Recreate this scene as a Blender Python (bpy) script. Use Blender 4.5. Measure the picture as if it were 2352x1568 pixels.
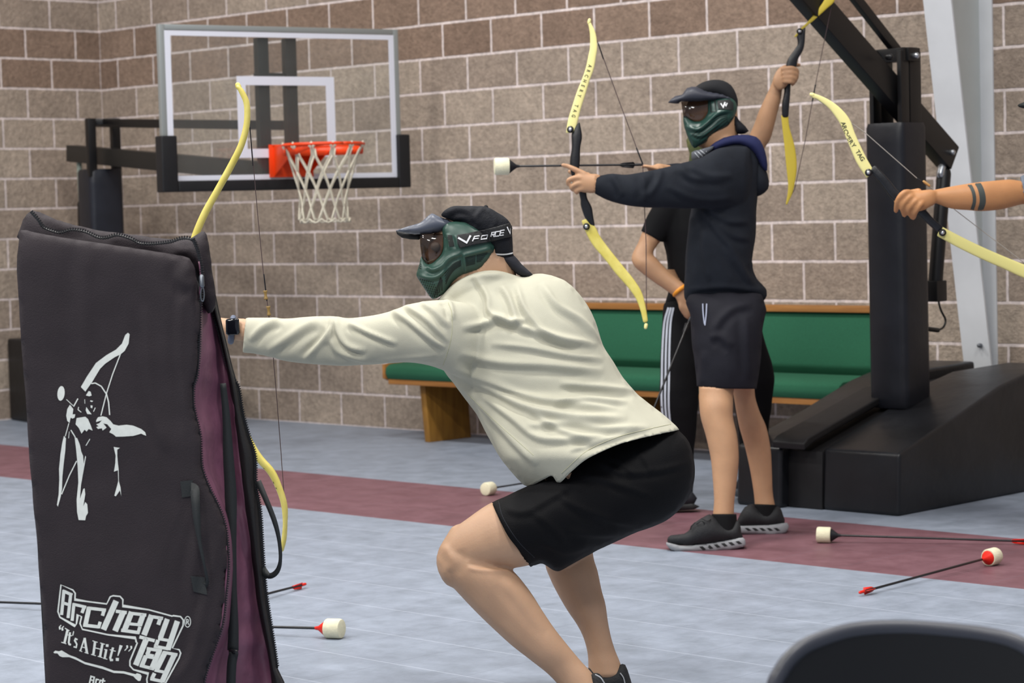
import bpy, bmesh, math, random
import numpy as np
from mathutils import Vector, Matrix, geometry, noise
from mathutils.bvhtree import BVHTree
random.seed(7); np.random.seed(7)
for o in list(bpy.data.objects): bpy.data.objects.remove(o)
scene = bpy.context.scene
COL = scene.collection

# ------------------------------------------------------------------ camera
CP = np.array([13.4197, -9.5721, 1.3187]); YAW, PIT, ROL, FPX = -0.7793, -0.0564, -0.0272, 5315.6
def _basis():
    cy, sy = math.cos(YAW), math.sin(YAW)
    f = np.array([sy*math.cos(PIT), cy*math.cos(PIT), math.sin(PIT)])
    r = np.array([cy, -sy, 0.0]); u = np.cross(r, f)
    return r*math.cos(ROL)+u*math.sin(ROL), -r*math.sin(ROL)+u*math.cos(ROL), f
CR, CU, CF = _basis()
cam = bpy.data.cameras.new('camera'); camo = bpy.data.objects.new('camera', cam); COL.objects.link(camo)
M = Matrix.Identity(4)
for i in range(3):
    M[i][0], M[i][1], M[i][2], M[i][3] = CR[i], CU[i], -CF[i], CP[i]
camo.matrix_world = M
cam.sensor_width = 36.0; cam.sensor_fit = 'HORIZONTAL'; cam.lens = FPX/2352*36.0
cam.clip_start = 0.1; cam.clip_end = 100
cam.dof.use_dof = True; cam.dof.focus_distance = 6.3; cam.dof.aperture_fstop = 7.0
scene.camera = camo

# ------------------------------------------------------------------ light
w = bpy.data.worlds.new('gym_ambient'); scene.world = w; w.use_nodes = True
w.node_tree.nodes['Background'].inputs[0].default_value = (0.80, 0.86, 1.0, 1)
w.node_tree.nodes['Background'].inputs[1].default_value = 0.29
def area(name, loc, size, energy, col=(1, .97, .92), target=None):
    l = bpy.data.lights.new(name, 'AREA'); l.shape = 'RECTANGLE'; l.size, l.size_y = size
    l.energy = energy; l.color = col
    o = bpy.data.objects.new(name, l); COL.objects.link(o); o.location = loc
    if target is not None:
        o.rotation_euler = (Vector(target)-Vector(loc)).to_track_quat('-Z', 'Y').to_euler()
    return o
for i, (x, y) in enumerate([(3.2, -4.2), (7.6, -4.2), (12.0, -4.2), (3.2, -8.6), (7.6, -8.6), (12.0, -8.6), (7.6, -12.5), (12., -12.5)]):
    area('high_bay_light', (x, y, 6.6), (1.3, .6), 180)
scene.view_settings.view_transform = 'Standard'; scene.view_settings.look = 'None'
scene.view_settings.gamma = 1.0; scene.view_settings.use_curve_mapping = False
scene.view_settings.exposure = 0.35

# ------------------------------------------------------------------ projection helpers (pixel + distance -> a real point)
def ray(x, y): return CF + CR*((x-1176)/FPX) - CU*((y-784)/FPX)
def W(x, y, d): return CP + ray(x, y)*d
def onfloor(x, y, z=0.0):
    r = ray(x, y); return CP + r*((z-CP[2])/r[2])
def onplane(x, y, ax, v):
    r = ray(x, y); return CP + r*((v-CP[ax])/r[ax])
def onvert(x, y, P, n):
    r = ray(x, y); n = np.array(n); return CP + r*(((np.array(P)-CP)@n)/(r@n))
def PX(P):
    v = np.asarray(P)-CP; wd = v@CF
    return 1176+FPX*(v@CR)/wd, 784-FPX*(v@CU)/wd, wd

# ------------------------------------------------------------------ materials
def lin(h):
    if isinstance(h, str):
        h = h.lstrip('#'); h = [int(h[i:i+2], 16)/255 for i in (0, 2, 4)]
    return tuple((c/12.92 if c <= .04045 else ((c+.055)/1.055)**2.4) for c in h)
def mat(name, col, rough=.6, var=0.0, vscale=8, bump=0.0, bscale=60, metal=0.0, spec=.5, sss=0.0, alpha=None, trans=0.0, ior=1.45, col2=None, coat=0, sheen=0, detail=4, stretch=None):
    m = bpy.data.materials.new(name); m.use_nodes = True
    nt = m.node_tree; b = nt.nodes['Principled BSDF']
    c = lin(col); b.inputs['Base Color'].default_value = (*c, 1)
    b.inputs['Roughness'].default_value = rough; b.inputs['Metallic'].default_value = metal
    b.inputs['Specular IOR Level'].default_value = spec; b.inputs['IOR'].default_value = ior
    b.inputs['Transmission Weight'].default_value = trans
    if coat: b.inputs['Coat Weight'].default_value = coat
    if sheen: b.inputs['Sheen Weight'].default_value = sheen
    if sss:
        b.inputs['Subsurface Weight'].default_value = sss
        b.inputs['Subsurface Radius'].default_value = (.012, .004, .002); b.inputs['Subsurface Scale'].default_value = 1.0
    if alpha is not None: b.inputs['Alpha'].default_value = alpha
    tc = nt.nodes.new('ShaderNodeTexCoord'); src = tc.outputs['Object']
    if stretch:
        mp = nt.nodes.new('ShaderNodeMapping'); mp.inputs['Scale'].default_value = stretch
        nt.links.new(src, mp.inputs[0]); src = mp.outputs[0]
    if var or col2:
        n = nt.nodes.new('ShaderNodeTexNoise'); n.inputs['Scale'].default_value = vscale; n.inputs['Detail'].default_value = detail
        nt.links.new(src, n.inputs['Vector'])
        mx = nt.nodes.new('ShaderNodeMix'); mx.data_type = 'RGBA'
        c2 = lin(col2) if col2 else tuple(min(1, k*(1+var)) for k in c)
        c1 = c if col2 else tuple(k*(1-var) for k in c)
        mx.inputs[6].default_value = (*c1, 1); mx.inputs[7].default_value = (*c2, 1)
        cr = nt.nodes.new('ShaderNodeMapRange'); cr.inputs[1].default_value = .3; cr.inputs[2].default_value = .7
        nt.links.new(n.outputs[0], cr.inputs[0]); nt.links.new(cr.outputs[0], mx.inputs[0])
        nt.links.new(mx.outputs[2], b.inputs['Base Color'])
    if bump:
        n2 = nt.nodes.new('ShaderNodeTexNoise'); n2.inputs['Scale'].default_value = bscale; n2.inputs['Detail'].default_value = 3
        nt.links.new(src, n2.inputs['Vector'])
        bp = nt.nodes.new('ShaderNodeBump'); bp.inputs['Strength'].default_value = 1; bp.inputs['Distance'].default_value = bump
        nt.links.new(n2.outputs[0], bp.inputs['Height']); nt.links.new(bp.outputs[0], b.inputs['Normal'])
    return m

def wall_material(name, axis, shift):
    m = bpy.data.materials.new(name); m.use_nodes = True; nt = m.node_tree; N = nt.nodes.new; L = nt.links.new
    b = nt.nodes['Principled BSDF']; b.inputs['Roughness'].default_value = .92; b.inputs['Specular IOR Level'].default_value = .2
    g = N('ShaderNodeNewGeometry'); sx = N('ShaderNodeSeparateXYZ'); L(g.outputs['Position'], sx.inputs[0])
    ad = N('ShaderNodeMath'); ad.operation = 'ADD'; L(sx.outputs[axis], ad.inputs[0]); ad.inputs[1].default_value = shift
    cb = N('ShaderNodeCombineXYZ'); L(ad.outputs[0], cb.inputs[0]); L(sx.outputs[2], cb.inputs[1])
    # slightly ragged joints
    nj = N('ShaderNodeTexNoise'); nj.inputs['Scale'].default_value = 18; nj.inputs['Detail'].default_value = 3; L(g.outputs['Position'], nj.inputs['Vector'])
    vm = N('ShaderNodeVectorMath'); vm.operation = 'SUBTRACT'; L(nj.outputs['Color'], vm.inputs[0]); vm.inputs[1].default_value = (.5, .5, .5)
    vs = N('ShaderNodeVectorMath'); vs.operation = 'SCALE'; L(vm.outputs[0], vs.inputs[0]); vs.inputs[3].default_value = .007
    va = N('ShaderNodeVectorMath'); va.operation = 'ADD'; L(cb.outputs[0], va.inputs[0]); L(vs.outputs[0], va.inputs[1])
    br = N('ShaderNodeTexBrick'); L(va.outputs[0], br.inputs['Vector'])
    br.offset = .5; br.offset_frequency = 2; br.squash = 1
    for k, v in (('Scale', 1), ('Mortar Size', .0085), ('Mortar Smooth', .25), ('Bias', 0), ('Brick Width', .4064), ('Row Height', .2032)): br.inputs[k].default_value = v
    br.inputs['Color1'].default_value = (*lin('#a89789'), 1); br.inputs['Color2'].default_value = (*lin('#bfaf9f'), 1)
    br.inputs['Mortar'].default_value = (*lin('#dccfcb'), 1)
    # brown courses 11 and 12
    br2 = N('ShaderNodeTexBrick'); L(va.outputs[0], br2.inputs['Vector']); br2.offset = .5; br2.offset_frequency = 2
    for k in ('Scale', 'Mortar Size', 'Mortar Smooth', 'Bias', 'Brick Width', 'Row Height'): br2.inputs[k].default_value = br.inputs[k].default_value
    br2.inputs['Color1'].default_value = (*lin('#937c6c'), 1); br2.inputs['Color2'].default_value = (*lin('#a48d7c'), 1); br2.inputs['Mortar'].default_value = br.inputs['Mortar'].default_value
    c1 = N('ShaderNodeMath'); c1.operation = 'GREATER_THAN'; L(sx.outputs[2], c1.inputs[0]); c1.inputs[1].default_value = 11*.2032
    c2 = N('ShaderNodeMath'); c2.operation = 'LESS_THAN'; L(sx.outputs[2], c2.inputs[0]); c2.inputs[1].default_value = 13*.2032
    c3 = N('ShaderNodeMath'); c3.operation = 'MULTIPLY'; L(c1.outputs[0], c3.inputs[0]); L(c2.outputs[0], c3.inputs[1])
    mx = N('ShaderNodeMix'); mx.data_type = 'RGBA'; L(c3.outputs[0], mx.inputs[0]); L(br.outputs['Color'], mx.inputs[6]); L(br2.outputs['Color'], mx.inputs[7])
    # split-face mottling
    n = N('ShaderNodeTexNoise'); n.inputs['Scale'].default_value = 26; n.inputs['Detail'].default_value = 7; n.inputs['Roughness'].default_value = .7; L(g.outputs['Position'], n.inputs['Vector'])
    mr = N('ShaderNodeMapRange'); mr.inputs[1].default_value = .3; mr.inputs[2].default_value = .7; mr.inputs[3].default_value = .7; mr.inputs[4].default_value = 1.24; L(n.outputs[0], mr.inputs[0])
    n3 = N('ShaderNodeTexNoise'); n3.inputs['Scale'].default_value = 5; n3.inputs['Detail'].default_value = 3; L(g.outputs['Position'], n3.inputs['Vector'])
    mr3 = N('ShaderNodeMapRange'); mr3.inputs[1].default_value = .3; mr3.inputs[2].default_value = .7; mr3.inputs[3].default_value = .88; mr3.inputs[4].default_value = 1.1; L(n3.outputs[0], mr3.inputs[0])
    mm = N('ShaderNodeMath'); mm.operation = 'MULTIPLY'; L(mr.outputs[0], mm.inputs[0]); L(mr3.outputs[0], mm.inputs[1])
    sc = N('ShaderNodeVectorMath'); sc.operation = 'SCALE'; L(mx.outputs[2], sc.inputs[0]); L(mm.outputs[0], sc.inputs[3])
    L(sc.outputs[0], b.inputs['Base Color'])
    # relief: rocky faces, recessed joints
    n2 = N('ShaderNodeTexNoise'); n2.inputs['Scale'].default_value = 38; n2.inputs['Detail'].default_value = 8; n2.inputs['Roughness'].default_value = .68; L(g.outputs['Position'], n2.inputs['Vector'])
    ml = N('ShaderNodeMath'); ml.operation = 'MULTIPLY'; L(n2.outputs[0], ml.inputs[0])
    inv = N('ShaderNodeMath'); inv.operation = 'SUBTRACT'; inv.inputs[0].default_value = 1; L(br.outputs['Fac'], inv.inputs[1]); L(inv.outputs[0], ml.inputs[1])
    a2 = N('ShaderNodeMath'); a2.operation = 'MULTIPLY_ADD'; L(inv.outputs[0], a2.inputs[0]); a2.inputs[1].default_value = .25; L(ml.outputs[0], a2.inputs[2])
    bp = N('ShaderNodeBump'); bp.inputs['Strength'].default_value = .8; bp.inputs['Distance'].default_value = .028; L(a2.outputs[0], bp.inputs['Height']); L(bp.outputs[0], b.inputs['Normal'])
    return m

def floor_material():
    m = bpy.data.materials.new('sport_tile'); m.use_nodes = True; nt = m.node_tree; N = nt.nodes.new; L = nt.links.new
    b = nt.nodes['Principled BSDF']; b.inputs['Roughness'].default_value = .5; b.inputs['Specular IOR Level'].default_value = .45
    g = N('ShaderNodeNewGeometry'); sx = N('ShaderNodeSeparateXYZ'); L(g.outputs['Position'], sx.inputs[0])
    def math_(op, a, bb=None, c=None):
        n = N('ShaderNodeMath'); n.operation = op
        for i, v in enumerate((a, bb, c)):
            if v is None: continue
            if isinstance(v, (int, float)): n.inputs[i].default_value = v
            else: L(v, n.inputs[i])
        return n.outputs[0]
    Y = sx.outputs[1]; X = sx.outputs[0]
    band = math_('MULTIPLY', math_('GREATER_THAN', Y, -2.872), math_('LESS_THAN', Y, -1.885))
    n = N('ShaderNodeTexNoise'); n.inputs['Scale'].default_value = 7; n.inputs['Detail'].default_value = 7; n.inputs['Roughness'].default_value = .7; L(g.outputs['Position'], n.inputs['Vector'])
    mr = N('ShaderNodeMapRange'); mr.inputs[1].default_value = .3; mr.inputs[2].default_value = .7; L(n.outputs[0], mr.inputs[0])
    def mix(f, a, c):
        q = N('ShaderNodeMix'); q.data_type = 'RGBA'
        L(f, q.inputs[0])
        for s, v in ((6, a), (7, c)):
            if isinstance(v, str): q.inputs[s].default_value = (*lin(v), 1)
            else: L(v, q.inputs[s])
        return q.outputs[2]
    grey = mix(mr.outputs[0], '#79828f', '#939cac'); red = mix(mr.outputs[0], '#65424a', '#7d5962')
    col = mix(band, grey, red)
    # joints every 0.3286 m along Y (pale) and X (dark)
    def joint(src, off, wd, per):
        fr = math_('FRACT', math_('DIVIDE', math_('ADD', src, off), per))
        return math_('LESS_THAN', fr, wd/per)
    jy = joint(Y, 2.872+.6+9*.3143, .0045, .3143); jx = joint(X, -9.03+40*.3143, .003, .3143)
    jy = math_('MULTIPLY', jy, math_('LESS_THAN', Y, -2.9))
    col = mix(math_('MULTIPLY', jy, .6), col, '#b4bccb'); col = mix(math_('MULTIPLY', jx, .35), col, '#59606c')
    L(col, b.inputs['Base Color'])
    n2 = N('ShaderNodeTexNoise'); n2.inputs['Scale'].default_value = 90; n2.inputs['Detail'].default_value = 3; L(g.outputs['Position'], n2.inputs['Vector'])
    bp = N('ShaderNodeBump'); bp.inputs['Strength'].default_value = .35; bp.inputs['Distance'].default_value = .002; L(n2.outputs[0], bp.inputs['Height']); L(bp.outputs[0], b.inputs['Normal'])
    r2 = N('ShaderNodeMapRange'); r2.inputs[3].default_value = .38; r2.inputs[4].default_value = .6; L(n.outputs[0], r2.inputs[0]); L(r2.outputs[0], b.inputs['Roughness'])
    return m

# ------------------------------------------------------------------ mesh building
ORG = {}
class MB:
    def __init__(s): s.v = []; s.f = []
    def add(s, v, f):
        o = len(s.v); s.v += [tuple(map(float, p)) for p in v]; s.f += [tuple(i+o for i in q) for q in f]; return s
    def build(s, name, m=None, parent=None, smooth=True, auto=None):
        me = bpy.data.meshes.new(name); me.from_pydata(s.v, [], s.f); me.validate(); me.update()
        bm = bmesh.new(); bm.from_mesh(me); bmesh.ops.recalc_face_normals(bm, faces=bm.faces); bm.to_mesh(me); bm.free()
        return finish(name, me, m, parent, smooth, auto)
def finish(name, me, m, parent=None, smooth=True, auto=None):
    o = bpy.data.objects.new(name, me); COL.objects.link(o)
    if m: me.materials.append(m)
    if smooth:
        me.shade_smooth()
        if auto: me.set_sharp_from_angle(angle=math.radians(auto))
    if parent:
        o.parent = parent; o.matrix_parent_inverse = Matrix.Translation(-Vector(ORG.get(parent.name, (0, 0, 0))))
    return o
def empty(name, loc, label, cat, group=None):
    o = bpy.data.objects.new(name, None); COL.objects.link(o); o.location = tuple(map(float, loc)); o.empty_display_size = .05
    ORG[o.name] = tuple(float(c) for c in loc); o['label'] = label; o['category'] = cat
    if group: o['group'] = group
    return o
def tag(o, label, cat, group=None):
    o['label'] = label; o['category'] = cat
    if group: o['group'] = group
    return o
def norm(v): v = np.asarray(v, float); n = np.linalg.norm(v); return v/n if n > 1e-12 else v
def catmull(P, n):
    P = [np.asarray(p, float) for p in P]; out = []
    if len(P) < 3: return [P[0]+(P[-1]-P[0])*t for t in np.linspace(0, 1, n*(len(P)-1)+1)]
    for i in range(len(P)-1):
        p0 = P[i-1] if i else 2*P[0]-P[1]; p1, p2 = P[i], P[i+1]; p3 = P[i+2] if i+2 < len(P) else 2*P[-1]-P[-2]
        for k in range(n):
            t = k/n; out.append(.5*((2*p1)+(-p0+p2)*t+(2*p0-5*p1+4*p2-p3)*t*t+(-p0+3*p1-3*p2+p3)*t**3))
    out.append(P[-1]); return out
def catclosed(P, n):
    P = [np.asarray(p, float) for p in P]; out = []; L = len(P)
    for i in range(L):
        p0, p1, p2, p3 = P[i-1], P[i], P[(i+1) % L], P[(i+2) % L]
        for k in range(n):
            t = k/n; out.append(.5*((2*p1)+(-p0+p2)*t+(2*p0-5*p1+4*p2-p3)*t*t+(-p0+3*p1-3*p2+p3)*t**3))
    return out
def box(mb, c, s, R=None):
    c = np.asarray(c, float); h = np.asarray(s, float)/2; v = []
    for dx in (-1, 1):
        for dy in (-1, 1):
            for dz in (-1, 1):
                q = np.array([dx, dy, dz])*h; v.append(c+(R@q if R is not None else q))
    mb.add(v, [(0, 1, 3, 2), (4, 6, 7, 5), (0, 4, 5, 1), (2, 3, 7, 6), (0, 2, 6, 4), (1, 5, 7, 3)]); return mb
def rotz(a): return np.array([[math.cos(a), -math.sin(a), 0], [math.sin(a), math.cos(a), 0], [0, 0, 1]])
def bevel(o, wd=.006, seg=2):
    bm = bmesh.new(); bm.from_mesh(o.data)
    bmesh.ops.bevel(bm, geom=[e for e in bm.edges if len(e.link_faces) == 2 and e.calc_face_angle(0) > .5], offset=wd, segments=seg, affect='EDGES', profile=.6)
    bm.to_mesh(o.data); bm.free(); o.data.shade_smooth(); o.data.set_sharp_from_angle(angle=math.radians(40)); return o
def bar(mb, a, b, w_, h_, up=(0, 0, 1)):
    a, b = np.asarray(a, float), np.asarray(b, float); t = norm(b-a); s = norm(np.cross(t, up)); u = np.cross(s, t)
    v = []
    for p in (a, b):
        for i, j in ((-1, -1), (1, -1), (1, 1), (-1, 1)): v.append(p+s*i*w_/2+u*j*h_/2)
    mb.add(v, [(0, 1, 2, 3), (7, 6, 5, 4), (0, 4, 5, 1), (1, 5, 6, 2), (2, 6, 7, 3), (3, 7, 4, 0)]); return mb
def tube(mb, P, R, seg=12, n=1, ends=True, flat=None):
    """round tube through 3-D points with a radius at each; flat=(vector, ratio) squashes it along a vector"""
    if isinstance(R, (int, float)): R = [R]*len(P)
    Q = np.array([list(p)+[r] for p, r in zip(P, R)], float)
    if n > 1: Q = np.array(catmull(Q, n))
    C, r = Q[:, :3], np.abs(Q[:, 3]); T = [norm(C[min(i+1, len(C)-1)]-C[max(i-1, 0)]) for i in range(len(C))]
    s = norm(np.cross(T[0], (0, 0, 1) if abs(T[0][2]) < .9 else (1, 0, 0))); rings = []
    seq = [(C[i], T[i], r[i]) for i in range(len(C))]
    if ends:
        pre = [(C[0]-T[0]*r[0]*math.sin(a), T[0], r[0]*math.cos(a)) for a in (1.4, 1.0, .55)]
        post = [(C[-1]+T[-1]*r[-1]*math.sin(a), T[-1], r[-1]*math.cos(a)) for a in (.55, 1.0, 1.4)]
        seq = pre+seq+post
    v = []
    for c, t, rr in seq:
        s = norm(s-t*(s@t)); u = np.cross(t, s)
        for k in range(seg):
            a = 2*math.pi*k/seg; off = (s*math.cos(a)+u*math.sin(a))*rr
            if flat is not None: fv = norm(flat[0]); off = off-fv*(off@fv)*(1-flat[1])
            v.append(c+off)
    f = []; m_ = len(seq)
    for i in range(m_-1):
        for k in range(seg): f.append((i*seg+k, i*seg+(k+1) % seg, (i+1)*seg+(k+1) % seg, (i+1)*seg+k))
    f.append(tuple(range(seg))[::-1]); f.append(tuple((m_-1)*seg+k for k in range(seg)))
    mb.add(v, f); return mb
def loft(mb, rings, n=6, seg=36, cap0=.0, cap1=.0, p=2.0, tdir=None):
    """rings: (x1,y1,x2,y2,d,t[,d2]) silhouette edge pixels at distance d, half depth t (m; negative = ratio of half width)"""
    Q = []
    for r in rings:
        x1, y1, x2, y2, d, t = r[:6]; d2 = r[6] if len(r) > 6 else d
        a, b = W(x1, y1, d), W(x2, y2, d2); c = (a+b)/2; h = (b-a)/2
        if t < 0: t = -t*np.linalg.norm(h)
        Q.append(np.concatenate([c, h, [t]]))
    Q = np.array(catmull(Q, n)) if n > 1 else np.array(Q)
    C = Q[:, :3]; Hh = Q[:, 3:6]; t = Q[:, 6]; seq = []
    m_ = len(C); T = [norm(C[min(i+1, m_-1)]-C[max(i-1, 0)]) for i in range(m_)]
    def cap(i, sgn, L):
        return [(C[i]+T[i]*sgn*L*math.sin(a), Hh[i]*math.cos(a), t[i]*math.cos(a), i) for a in (.5, .95, 1.3)]
    if cap0: seq += cap(0, -1, cap0)[::-1]
    seq += [(C[i], Hh[i], t[i], i) for i in range(m_)]
    if cap1: seq += cap(m_-1, 1, cap1)
    v = []
    for c, h, tt, i in seq:
        fw = norm(c-CP) if tdir is None else np.asarray(tdir)
        hn = norm(h); dd = norm(fw-hn*(fw@hn))
        for k in range(seg):
            a = 2*math.pi*k/seg; ca, sa = math.cos(a), math.sin(a)
            e = 2/p; cx = math.copysign(abs(ca)**e, ca); sx_ = math.copysign(abs(sa)**e, sa)
            v.append(c+h*cx+dd*tt*sx_)
    f = []
    for i in range(len(seq)-1):
        for k in range(seg): f.append((i*seg+k, i*seg+(k+1) % seg, (i+1)*seg+(k+1) % seg, (i+1)*seg+k))
    f.append(tuple(range(seg))[::-1]); f.append(tuple((len(seq)-1)*seg+k for k in range(seg)))
    mb.add(v, f); return mb
def inside(poly, X, Y):
    c = np.zeros(X.shape, bool); n = len(poly)
    for i in range(n):
        x1, y1 = poly[i]; x2, y2 = poly[i-1]
        if y1 == y2: continue
        m_ = ((y1 > Y) != (y2 > Y)) & (X < (x2-x1)*(Y-y1)/(y2-y1)+x1); c ^= m_
    return c
def inflate(mb, outline, d, k=1.0, g=5, tmax=None, smooth=2, tmin=0.0, kb=None, power=.5):
    """closed solid whose silhouette is the outline; its depth follows a membrane blown up inside the outline.
    d distance (number or function of x,y); k depth factor towards the camera, kb away from it"""
    kb = k if kb is None else kb
    P = [np.array(p[:2], float) for p in outline]
    if smooth > 1: P = catclosed(P, smooth)
    # resample boundary
    B = []
    for i in range(len(P)):
        a, b = P[i], P[(i+1) % len(P)]; m_ = max(1, int(round(np.linalg.norm(b-a)/g)))
        for q in range(m_): B.append(a+(b-a)*q/m_)
    B = np.array(B); x0, y0 = B.min(0)-2*g; x1, y1 = B.max(0)+2*g
    gs = g*.8; nx, ny = int((x1-x0)/gs)+2, int((y1-y0)/gs)+2
    X, Y = np.meshgrid(x0+np.arange(nx)*gs, y0+np.arange(ny)*gs); I = inside(B, X, Y)
    I[0, :] = I[-1, :] = False; I[:, 0] = I[:, -1] = False
    # conjugate gradient for -lap(phi)=4
    def A(z):
        z = z*I; r = 4*z; r[1:] -= z[:-1]; r[:-1] -= z[1:]; r[:, 1:] -= z[:, :-1]; r[:, :-1] -= z[:, 1:]; return r*I
    rhs = 4*gs*gs*I.astype(float); phi = np.zeros_like(rhs); r = rhs.copy(); pp = r.copy(); rs = (r*r).sum(); r0 = rs
    for it in range(800):
        Ap = A(pp); al = rs/max((pp*Ap).sum(), 1e-30); phi += al*pp; r -= al*Ap; rn = (r*r).sum()
        if rn < 1e-9*r0: break
        pp = r+(rn/rs)*pp; rs = rn
    h = np.maximum(phi, 0)**power
    if power != .5: h *= (h.max() and (np.sqrt(phi.max())/h.max()))
    def samp(x, y):
        fx, fy = (x-x0)/gs, (y-y0)/gs; i, j = int(fx), int(fy); a, b = fx-i, fy-j
        return h[j, i]*(1-a)*(1-b)+h[j, i+1]*a*(1-b)+h[j+1, i]*(1-a)*b+h[j+1, i+1]*a*b
    pts = [Vector(p) for p in B]; nb = len(pts)
    Xi, Yi = np.meshgrid(np.arange(x0, x1, g), np.arange(y0, y1, g)); Xi = Xi+((np.arange(Xi.shape[0]) % 2)*g/2)[:, None]
    In = inside(B, Xi, Yi); xs, ys = Xi[In], Yi[In]
    dd = np.full(len(xs), 1e9)
    for q in range(0, nb, 64): dd = np.minimum(dd, np.min(np.hypot(xs[:, None]-B[None, q:q+64, 0], ys[:, None]-B[None, q:q+64, 1]), axis=1))
    for x, y in zip(xs[dd > .55*g], ys[dd > .55*g]): pts.append(Vector((float(x), float(y))))
    vo, eo, fo, ov, oe, of = geometry.delaunay_2d_cdt(pts, [(i, (i+1) % nb) for i in range(nb)], [], 1, 1e-4)
    dist = d if callable(d) else (lambda x, y: d)
    border = set()
    bset = {i for i, s in enumerate(ov) if any(q < nb for q in s)}
    front = []; back = []; V = []
    for i, p_ in enumerate(vo):
        D = dist(p_.x, p_.y)
        if i in bset and tmin == 0: front.append(len(V)); back.append(len(V)); V.append(W(p_.x, p_.y, D)); continue
        hm = samp(p_.x, p_.y)*D/FPX
        hf, hb = hm*k, hm*kb
        if tmax: hf = tmax*math.tanh(hf/tmax); hb = tmax*math.tanh(hb/tmax)
        hf += tmin; hb += tmin
        front.append(len(V)); V.append(W(p_.x, p_.y, D-hf)); back.append(len(V)); V.append(W(p_.x, p_.y, D+hb))
    F = [tuple(front[i] for i in t) for t in fo]+[tuple(back[i] for i in t)[::-1] for t in fo]
    if tmin:
        cnt = {}
        for t in fo:
            for a, b in zip(t, t[1:]+t[:1]): cnt[(a, b)] = 1
        for (a, b) in cnt:
            if (b, a) not in cnt: F.append((front[b], front[a], back[a], back[b]))
    mb.add(V, F); return mb
def evaluated(o):
    dg = bpy.context.evaluated_depsgraph_get(); dg.update(); return bpy.data.meshes.new_from_object(o.evaluated_get(dg))
def fuse(mb, name, m, parent, voxel=.006, smooth=4, disp=None):
    """union of overlapping closed shapes as one continuous skin"""
    me = bpy.data.meshes.new('tmp'); me.from_pydata(mb.v, [], mb.f); me.update()
    bm = bmesh.new(); bm.from_mesh(me); bmesh.ops.triangulate(bm, faces=bm.faces); bm.to_mesh(me); bm.free()
    o = bpy.data.objects.new('tmp', me); COL.objects.link(o)
    r = o.modifiers.new('r', 'REMESH'); r.mode = 'VOXEL'; r.voxel_size = voxel
    if smooth: s = o.modifiers.new('s', 'SMOOTH'); s.factor = .5; s.iterations = smooth
    me2 = evaluated(o); bpy.data.objects.remove(o); me2.name = name
    me2.materials.clear()
    if disp: displace(me2, disp)
    return finish(name, me2, m, parent)
def displace(me, fn):
    n = len(me.vertices); co = np.zeros(n*3); me.vertices.foreach_get('co', co); co = co.reshape(-1, 3)
    no = np.zeros(n*3); me.vertices.foreach_get('normal', no); no = no.reshape(-1, 3)
    if co.shape[0] == 0: return
    v = co-CP; wd = v@CF; x = 1176+FPX*(v@CR)/wd; y = 784-FPX*(v@CU)/wd
    facing = np.clip(-(no*(v/np.linalg.norm(v, axis=1)[:, None])).sum(1)*2+.3, 0, 1)
    h = fn(x, y, co, facing); co = co+no*h[:, None]; me.vertices.foreach_set('co', co.ravel()); me.update()
def folds(strokes, base=0.0, nscale=9.0, seedoff=0.0):
    """cloth folds: each stroke is (width px, height m, [points]); a ridge with a soft valley beside it"""
    S = [(w_, a, np.array(catmull([np.array(p, float) for p in P], 6))) for w_, a, P in strokes]
    def fn(x, y, co, fc):
        h = np.zeros(len(x))
        for w_, a, P in S:
            lo = P.min(0)-4*w_; hi = P.max(0)+4*w_
            idx = np.nonzero((x > lo[0]) & (x < hi[0]) & (y > lo[1]) & (y < hi[1]))[0]
            if len(idx) == 0: continue
            px, py = x[idx], y[idx]; best = np.full(len(idx), 1e9); side = np.zeros(len(idx)); tt = np.zeros(len(idx)); L = len(P)-1
            for i in range(L):
                ax, ay = P[i]; bx, by = P[i+1]; dx, dy = bx-ax, by-ay; l2 = dx*dx+dy*dy+1e-9
                t = np.clip(((px-ax)*dx+(py-ay)*dy)/l2, 0, 1); qx, qy = ax+t*dx-px, ay+t*dy-py; dd = np.hypot(qx, qy)
                m_ = dd < best; best[m_] = dd[m_]; side[m_] = np.sign(dx*(py[m_]-ay)-dy*(px[m_]-ax)); tt[m_] = (i+t[m_])/L
            s = best/w_*side
            prof = np.exp(-s*s)-.75*np.exp(-(s-1.5)**2/1.1)
            taper = np.clip(np.minimum(tt, 1-tt)*6, 0, 1)**.7
            taper = np.where(best < w_*4, taper, 0)
            h[idx] += a*prof*taper
        h *= fc
        if base:
            nz = np.array([noise.noise(Vector((c[0]*nscale+seedoff, c[1]*nscale, c[2]*nscale*1.6)))+.5*noise.noise(Vector((c[0]*nscale*2.3, c[1]*nscale*2.3+seedoff, c[2]*nscale*3))) for c in co])
            h += base*nz
        return h
    return fn
def bvh_of(objs):
    V = []; F = []
    for o in objs:
        mw = o.matrix_world if o.parent is None else Matrix.Identity(4)
        off = len(V); V += [mw@v.co for v in o.data.vertices]; F += [tuple(i+off for i in p_.vertices) for p_ in o.data.polygons]
    return BVHTree.FromPolygons(V, F)
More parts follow.
